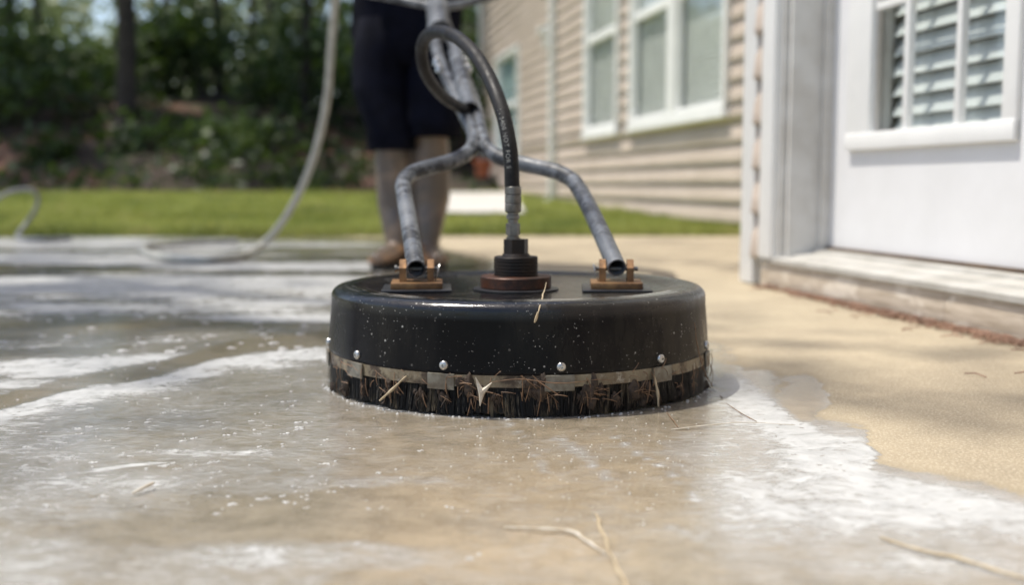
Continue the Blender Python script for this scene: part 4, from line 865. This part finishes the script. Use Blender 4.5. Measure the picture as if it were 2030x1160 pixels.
for (x, y, s_) in ((1180, 764, 1.2), (1268, 765, 1.3), (1075, 780, 1.15), (940, 768, 1.2), (770, 762, .8), (885, 785, .6), (690, 735, .9), (1160, 788, .9), (1288, 780, .9), (1050, 765, .9), (985, 790, .6), (832, 778, .7), (1345, 750, .6), (1395, 735, .8), (665, 725, .8), (725, 765, .6), (1220, 790, .5)):
    c = onskirt(x, max(y, 772), -.0035)
    for q in range(9):
        p = lp(c + Vector((rnd.gauss(0, .0060), 0, rnd.gauss(0, .0055))) * s_); p.z = max(.006, p.z); an = math.atan2(p.y, p.x); rr_ = .2655 + rnd.uniform(-.001, .0015); p = Vector((math.cos(an) * rr_, math.sin(an) * rr_, p.z))
        r_ = bmesh.ops.create_icosphere(m.bm, subdivisions=3, radius=1.0); sz = rnd.uniform(.0028, .0060) * s_; sx, sz2 = rnd.uniform(.6, 1.1), rnd.uniform(.9, 1.8)
        for v in r_['verts']:
            n_ = 1 + .38 * mnoise.noise(v.co * 1.6 + p * 400) + .16 * mnoise.noise(v.co * 6 + p * 300); v.co = Vector((v.co.x * sz * sx, v.co.y * sz * .45, v.co.z * sz * sz2)) * n_ + p
    for q in range(10):
        p = lp(c + Vector((rnd.gauss(0, .007), 0, rnd.gauss(0, .006))) * s_); an = math.atan2(p.y, p.x); rr_ = .2675; p = Vector((math.cos(an) * rr_, math.sin(an) * rr_, max(.008, p.z))); e = p + Vector((rnd.gauss(0, .003), rnd.uniform(-.001, .001), -rnd.uniform(.004, .014))); e.z = max(.002, e.z)
        m.tube([p, (p + e) / 2 + Vector((rnd.uniform(-.001, .001), -.0008, 0)), e], [.0005, .0008, .0003], 4)
o = m.build('debris_clumps', M['clump']); o.location = (DX, DY, 0); tag(o, 'wet brown debris clumps hanging in the brush bristles', 'debris', kind='stuff')
# pine straw along the step
m = MB()
for k in range(1100):
    t = rnd.uniform(1.2, 2.72)
    if mnoise.noise(Vector((t * 9, 2, 5))) < -.22: continue
    u = 0; u = 1.216 - abs(rnd.gauss(0, .018 if k % 30 else .09)) * (.5 + .9 * (1 - (t - 1.2) / 1.5)); a = rnd.gauss(math.pi / 2, .7); L = rnd.uniform(.01, .05); z = rnd.uniform(.001, .012)
    p = Vector((u, t, z)); e = p + Vector((math.cos(a), math.sin(a), 0)) * L; e.x = min(e.x, 1.217); e.z = rnd.uniform(.001, .010); m.tube([p, (p + e) / 2 + Vector((0, 0, .003)), e], [.0010] * 3, 4)
o = m.build('pine_straw', M['redstraw']); o.rotation_euler = (0, 0, ANG); tag(o, 'reddish pine straw gathered along the foot of the door step', 'pine straw', kind='stuff')

# lather: bubble rafts as little domes
def dome_cloud(seed, n):
    r = random.Random(seed); m = MB()
    return m
def foam_blobs():
    r = random.Random(44); Vs, Fs = [], []; ico = bmesh.new(); bmesh.ops.create_icosphere(ico, subdivisions=2, radius=1.0); iv = np.array([v.co[:] for v in ico.verts]); fi = np.array([[v.index for v in f.verts] for f in ico.faces]); ico.free()
    off = 0
    def blob(x, y, rx, ry_, rz):
        nonlocal off
        d = np.array([mnoise.noise(Vector(v) * 1.6 + Vector((x * 90, y * 90, 0))) for v in iv]); q = iv * (1 + .35 * d)[:, None] * np.array([rx, ry_, rz]) + np.array([x, y, rz * .15])
        Vs.append(q); Fs.append(fi + off); off += len(iv)
    def raft(px, py, s_, k):
        c = atZ(px, py); 
        for _ in range(k):
            ang = r.uniform(0, 6.28); rad = r.random() ** .7 * s_; sz = s_ * r.uniform(.12, .42)
            blob(c.x + math.cos(ang) * rad, c.y + math.sin(ang) * rad * .8, sz, sz, min(.0015, sz * r.uniform(.2, .35)))
    for (x, y, s_) in ((605, 838, 8), (592, 850, 8), (565, 860, 5), (425, 838, 4), (445, 850, 4), (500, 835, 3.5), (510, 860, 4), (470, 860, 3), (285, 838, 5), (60, 886, 7), (55, 898, 5), (325, 924, 7), (345, 895, 5), (358, 875, 5), (290, 832, 4), (300, 968, 8), (640, 920, 5), (620, 945, 4), (640, 960, 4),
                       (460, 1000, 6), (450, 985, 4), (430, 1020, 5), (520, 990, 5), (590, 975, 4), (700, 965, 4), (330, 790, 4), (180, 810, 4), (100, 870, 4), (350, 930, 4), (710, 1080, 6), (735, 1010, 4), (610, 990, 4), (200, 985, 5), (260, 905, 4), (440, 735, 6), (300, 730, 5), (530, 670, 5), (360, 690, 6), (420, 665, 5), (460, 690, 6), (280, 680, 8), (510, 640, 5),
                       (1410, 900, 4), (1560, 912, 4), (1700, 985, 5), (1750, 1040, 6), (1820, 1048, 6), (1290, 1010, 4), (1270, 1040, 4), (1700, 960, 3), (1760, 950, 3), (1110, 905, 2.5), (930, 1108, 6), (955, 1100, 5)):
        c = atZ(x, y); raft(x + r.uniform(-4, 4), y, s_ / 2160 * c.y * 2.0, 7)
    for k in range(85):
        px = r.choice([r.gauss(480, 170), r.uniform(0, 760), r.uniform(0, 760)]); py = r.choice([r.uniform(720, 1010), r.gauss(860, 50)])
        if py < 700 or px < -20: continue
        raft(px, py, r.uniform(.002, .006), r.randint(2, 6))
    for k in range(110):
        px = r.uniform(0, 800); py = r.uniform(720, 1010); c = atZ(px, py); sz = r.uniform(.0006, .0018); blob(c.x, c.y, sz, sz * r.uniform(.7, 1.3), sz * .45)
    for k in range(120):
        px = r.uniform(20, 760); py = r.uniform(490, 720); c = atZ(px, py); sz = r.uniform(.003, .009); blob(c.x, c.y, sz * 1.3, sz * r.uniform(.6, 1.2), min(.0016, sz * .25))
    for k in range(260):
        px = r.uniform(820, 1500); py = r.gauss(900, 60) 
        c = atZ(px, py)
        if (c.x - DX) ** 2 + (c.y - DY) ** 2 < .275 ** 2: continue
        sz = r.uniform(.0004, .0012); blob(c.x, c.y, sz, sz, sz * .5)
    for k in range(110):                # lather line round the foot of the brush
        a = R(r.uniform(190, 350)); rr_ = .266 + abs(r.gauss(0, .006)); sz = r.uniform(.0006, .0022); blob(DX + math.cos(a) * rr_, DY + math.sin(a) * rr_, sz, sz, sz * .6)
    o = raw_mesh('foam_bubbles', np.concatenate(Vs), np.concatenate(Fs), M['foamclump'], nv=3, sm=True); tag(o, 'white soap bubbles scattered over the wet patio', 'foam', kind='stuff')
foam_blobs()

# ------------------------------------------------------------------ water hoses on the ground
def hose(name, pts, r, label, mat):
    P_ = catmull(pts, 10); m = MB(); m.tube(P_, r, 12); o = m.build(name, mat, sm=80); tag(o, label, 'hose'); return o
hose('water_hose', [atY(676, -190, 3.30), atY(672, -90, 3.40), atY(664, 0, 3.52), atY(657, 90, 3.68), atY(650, 180, 3.82), atY(638, 250, 3.93), atY(619, 320, 4.05), atY(592, 385, 4.16), atY(556, 445, 4.25), atY(520, 484, 4.32), atZ(480, 506, .014), atZ(420, 515, .014), atZ(340, 511, .014), atZ(285, 500, .014), atZ(300, 486, .014), atZ(380, 480, .014), atZ(470, 477, .014)], .0140, 'pale grey water hose hanging beside the dark shorts and trailing onto the patio', M['hosegrey'])
hose('water_hose', [atZ(-80, 480, .012), atY(-40, 420, 5.5), atY(0, 390, 5.6), atY(35, 377, 5.7), atY(64, 378, 5.75), atY(76, 394, 5.8), atY(68, 420, 5.8), atY(50, 446, 5.8), atZ(35, 470, .012), atZ(80, 474, .012), atZ(140, 472, .012)], .0110, 'grey looped hose rising at the left picture edge by the lawn', M['hosedark'])

# ------------------------------------------------------------------ the operator
def person():
    FX, FY = px2(812, 3.62), 3.66
    p = empty('person', (FX, FY, 0)); tag(p, 'person in dark navy knee length shorts and tan work shoes pushing the cleaner', 'person')
    def L(x, y, Y): q = atY(x, y, Y); return q - Vector((FX, FY, 0))
    m = MB()
    def limb(pts, rs_, n=16, sub=6):
        P_ = catmull(pts, sub); rr_ = np.interp(np.linspace(0, len(pts) - 1, len(P_)), range(len(pts)), rs_); m.tube(P_, [float(x) for x in rr_], n)
    # legs (ankle, calf, knee, thigh, hip) measured from the photo
    lA, lC, lK = L(788, 500, 3.66), L(786, 400, 3.69), L(777, 285, 3.66); rA, rC, rK = L(849, 500, 3.66), L(852, 390, 3.69), L(853, 270, 3.66)
    hipL, hipR = Vector((-.085, .085, .86)), Vector((.085, .085, .86))
    for A_, C_, K_, H_ in ((lA, lC, lK, hipL), (rA, rC, rK, hipR)):
        limb([A_ + Vector((0, .0, -.03)), A_ + Vector((0, 0, .03)), (A_ + C_) / 2, C_ + Vector((0, .012, .0)), (C_ + K_) / 2 + Vector((0, .010, .02)), K_, K_.lerp(H_, .3), K_.lerp(H_, .7), H_], [.040, .038, .050, .068, .068, .060, .060, .070, .074])
        f = (-.055 if A_ is lA else .045); d = Vector((f, -.16, 0)); h = Vector((A_.x, A_.y, .05)); limb([h + Vector((0, .05, -.01)), h, h + d * .5 + Vector((0, 0, -.01)), h + d + Vector((0, 0, -.02))], [.03, .036, .036, .022], 12)
    limb([Vector((0, .10, .80)), Vector((0, .10, .92)), Vector((0, .085, 1.05)), Vector((0, .06, 1.2)), Vector((0, .03, 1.34)), Vector((0, .0, 1.43)), Vector((0, -.02, 1.50))], [.12, .14, .13, .145, .15, .09, .055])
    sh_l, sh_r = Vector((-.19, .02, 1.38)), Vector((.19, .02, 1.38)); limb([sh_l, Vector((0, .02, 1.40)), sh_r], [.055, .08, .055])
    gl, gr = bar[-1].lerp(bar[-2], .35) - Vector((FX, FY, 0)), bar2[-1].lerp(bar2[-2], .35) - Vector((FX, FY, 0))
    for S_, G_, s_ in ((sh_l, gl, -1), (sh_r, gr, 1)):
        wr = G_ + Vector((0, .075, .045)); E_ = (S_ + wr) / 2 + Vector((s_ * .07, .05, -.03)); limb([S_, S_.lerp(E_, .5), E_, E_.lerp(wr, .45), wr], [.050, .045, .038, .036, .026])
        limb([wr, wr.lerp(G_, .45) + Vector((0, 0, .008)), G_ + Vector((0, .030, .022))], [.026, .034, .030], 12, 4)
        bd_ = ((bar[-2] - bar[-1]) if s_ < 0 else (bar2[-2] - bar2[-1])).normalized()
        for k in range(4):
            o_ = bd_ * ((k - 1.5) * .020); rr_ = .0255; L_ = (.9, 1.0, .95, .8)[k]; pts = []
            for q in range(6):
                a = R(60 + q * 42 * L_); pts.append(G_ + o_ + Vector((0, math.cos(a) * rr_, math.sin(a) * rr_)))
            limb([G_ + o_ + Vector((0, .036, .022))] + pts, [.0095] * 3 + [.0085] * 4, 8, 3)
        limb([G_ + bd_ * .042 + Vector((0, .042, .010)), G_ + bd_ * .045 + Vector((0, .026, -.014)), G_ + bd_ * .038 + Vector((0, .006, -.027)), G_ + bd_ * .030 + Vector((0, -.012, -.024))], [.013, .012, .010, .0085], 8, 3)
    # head, looking down at the machine
    hc = Vector((0, -.045, 1.62))
    for (c, s_) in ((hc, (.074, .092, .105)), (hc + Vector((0, -.035, -.055)), (.052, .055, .055))):
        r_ = bmesh.ops.create_icosphere(m.bm, subdivisions=3, radius=1.0)
        for v in r_['verts']: v.co = Vector((v.co.x * s_[0], v.co.y * s_[1], v.co.z * s_[2])) + c
    limb([Vector((0, -.01, 1.47)), Vector((0, -.02, 1.58))], [.055, .052])
    limb([hc + Vector((0, -.088, .012)), hc + Vector((0, -.108, -.025)), hc + Vector((0, -.092, -.034))], [.009, .014, .010], 8, 3)
    limb([hc + Vector((-.022, -.086, -.058)), hc + Vector((0, -.094, -.058)), hc + Vector((.022, -.086, -.058))], [.005, .009, .005], 8, 3)
    for s_ in (-1, 1):
        limb([hc + Vector((s_ * .073, .0, .018)), hc + Vector((s_ * .082, .012, .004)), hc + Vector((s_ * .074, .0, -.028))], [.010, .013, .008], 8, 3)
    body = m.build('body', M['skin'], p, sm=0)
    rm = body.modifiers.new('r', 'REMESH'); rm.mode = 'VOXEL'; rm.voxel_size = .0055; rm.use_smooth_shade = True; sm_ = body.modifiers.new('s', 'SMOOTH'); sm_.factor = .5; sm_.iterations = 4
    dg = bpy.context.evaluated_depsgraph_get(); me = bpy.data.meshes.new_from_object(body.evaluated_get(dg)); body.modifiers.clear(); body.data = me
    for s_ in (-1, 1):
        m = MB(); r_ = bmesh.ops.create_icosphere(m.bm, subdivisions=2, radius=.012)
        for v in r_['verts']: v.co += hc + Vector((s_ * .030, -.076, .010))
        m.build('eye', M['hair'], p)
    m = MB(); r_ = bmesh.ops.create_icosphere(m.bm, subdivisions=4, radius=1.0)
    for v in list(m.bm.verts):
        q = v.co.copy(); n_ = mnoise.noise(q * 6) * .05; v.co = Vector((q.x * .081, q.y * .098 + .008, q.z * .108 + .012)) * (1 + n_) + hc
    bmesh.ops.delete(m.bm, geom=[v for v in m.bm.verts if (v.co.y < hc.y - .045 and v.co.z < hc.z + .055) or v.co.z < hc.z - .05], context='VERTS'); m.build('hair', M['hair'], p, sm=80)
    # shorts: two baggy legs joined at the seat, with folds
    def ringmesh(secs, n, M_, name, thick=.004):
        m = MB(); rings = []
        for (c, rx, ry_) in secs:
            rings.append([m.bm.verts.new(Vector(c) + Vector((math.cos(2 * math.pi * k / n) * rx, math.sin(2 * math.pi * k / n) * ry_, 0)) * (1 + .05 * math.sin(k * 5 / n * 6.28 + c[2] * 30) + .03 * mnoise.noise(Vector((k * .4, c[2] * 14, 1))))) for k in range(n)])
        for i in range(len(rings) - 1):
            for k in range(n): m.bm.faces.new((rings[i][k], rings[i][(k + 1) % n], rings[i + 1][(k + 1) % n], rings[i + 1][k]))
        o = m.build(name, M_, p, sm=80); s2 = o.modifiers.new('s', 'SOLIDIFY'); s2.thickness = thick; return o
    zl, zr_ = L(775, 298, 3.6).z, L(850, 272, 3.6).z
    e1, e2 = L(727, 290, 3.6).x, L(824, 290, 3.6).x; e3, e4 = L(808, 270, 3.6).x, L(914, 270, 3.6).x; t1, t2 = L(688, 60, 3.6).x, L(912, 60, 3.6).x
    mid = (t1 + t2) / 2; W = t2 - t1
    m = MB()
    sh1 = ringmesh([((e1 / 2 + e2 / 2, -.03, zl), (e2 - e1) / 2, .085), ((e1 / 2 + e2 / 2 - .004, -.02, zl + .07), (e2 - e1) / 2 + .006, .09), ((t1 + W * .27, .03, zl + .20), W * .255, .105), ((t1 + W * .265, .07, zl + .33), W * .262, .12), ((t1 + W * .29, .09, zl + .44), W * .27, .13)], 40, M['navy'], 'shorts')
    me1 = sh1.data; bm = bmesh.new(); bm.from_mesh(me1); n = 40; secs = [((e3 / 2 + e4 / 2, -.04, zr_), (e4 - e3) / 2, .088), ((e3 / 2 + e4 / 2 + .002, -.03, zr_ + .07), (e4 - e3) / 2 + .004, .092), ((t2 - W * .27, .03, zl + .20), W * .26, .105), ((t2 - W * .265, .07, zl + .33), W * .262, .12), ((t2 - W * .29, .09, zl + .44), W * .27, .13)]
    def addrings(secs):
        rings = []
        for (c, rx, ry_) in secs: rings.append([bm.verts.new(Vector(c) + Vector((math.cos(2 * math.pi * k / n) * rx, math.sin(2 * math.pi * k / n) * ry_, 0)) * (1 + .05 * math.sin(k * 5 / n * 6.28 + c[2] * 30))) for k in range(n)])
        for i in range(len(rings) - 1):
            for k in range(n): f = bm.faces.new((rings[i][k], rings[i][(k + 1) % n], rings[i + 1][(k + 1) % n], rings[i + 1][k])); f.smooth = True
    addrings(secs); addrings([((mid, .08, zl + .28), W * .40, .11), ((mid, .09, zl + .40), W * .51, .135), ((mid, .10, zl + .52), W * .50, .145), ((mid, .10, zl + .60), W * .46, .14)])
    bm.to_mesh(me1); bm.free()
    sh_ = ringmesh([((mid * .7, .095, .90), .175, .150), ((mid * .4, .09, 1.0), .165, .145), ((0, .07, 1.15), .175, .150), ((0, .035, 1.30), .195, .155), ((0, .01, 1.40), .175, .12), ((0, -.005, 1.455), .085, .08)], 48, M['shirt'], 'shirt')
    for S_, G_, s_ in ((sh_l, gl, -1), (sh_r, gr, 1)):
        m = MB(); wr = G_ + Vector((0, .075, .045)); E_ = (S_ + wr) / 2 + Vector((s_ * .07, .05, -.03)); m.tube([S_ + Vector((-s_ * .03, 0, 0)), S_.lerp(E_, .35), S_.lerp(E_, .8)], [.068, .064, .062], 18, cap=False)
        m.build('sleeve', M['shirt'], p, sm=80)
    for A_, f in ((lA, -.05), (rA, .042)):
        o_ = empty('shoe', (A_.x, A_.y, 0)); o_.parent = p; o_['label'] = 'tan shoe pointing left' if f < 0 else 'grey brown shoe pointing right'
        ang = math.atan2(-f, .16) * -1
        m = MB(); n = 20; rings = []
        for (yy, wd_, hh) in ((.075, .028, .062), (.06, .037, .085), (.03, .041, .098), (-.01, .042, .092), (-.06, .045, .070), (-.11, .047, .056), (-.15, .041, .047), (-.175, .026, .036), (-.182, .012, .028)):
            rings.append([m.bm.verts.new((math.cos(2 * math.pi * k / n) * wd_, yy, .016 + (hh - .016) / 2 + math.sin(2 * math.pi * k / n) * (hh - .016) / 2)) for k in range(n)])
        for i in range(len(rings) - 1):
            for k in range(n): m.bm.faces.new((rings[i][k], rings[i][(k + 1) % n], rings[i + 1][(k + 1) % n], rings[i + 1][k]))
        m.bm.faces.new(rings[0]); m.bm.faces.new(rings[-1]); u_ = m.build('upper', M['shoe'], o_, sm=80)
        m = MB(); poly = [(math.cos(a) * .046 * (1 + .08 * math.sin(a)), -.055 + math.sin(a) * .132) for a in [2 * math.pi * k / 28 for k in range(28)]]; m.prism(poly, Matrix.Translation((0, 0, .001)), .020); m.build('sole', M['sole'], o_, sm=30)
        o_.rotation_euler = (0, 0, -math.atan2(-f, .16) if f < 0 else math.atan2(f, .16))
person()
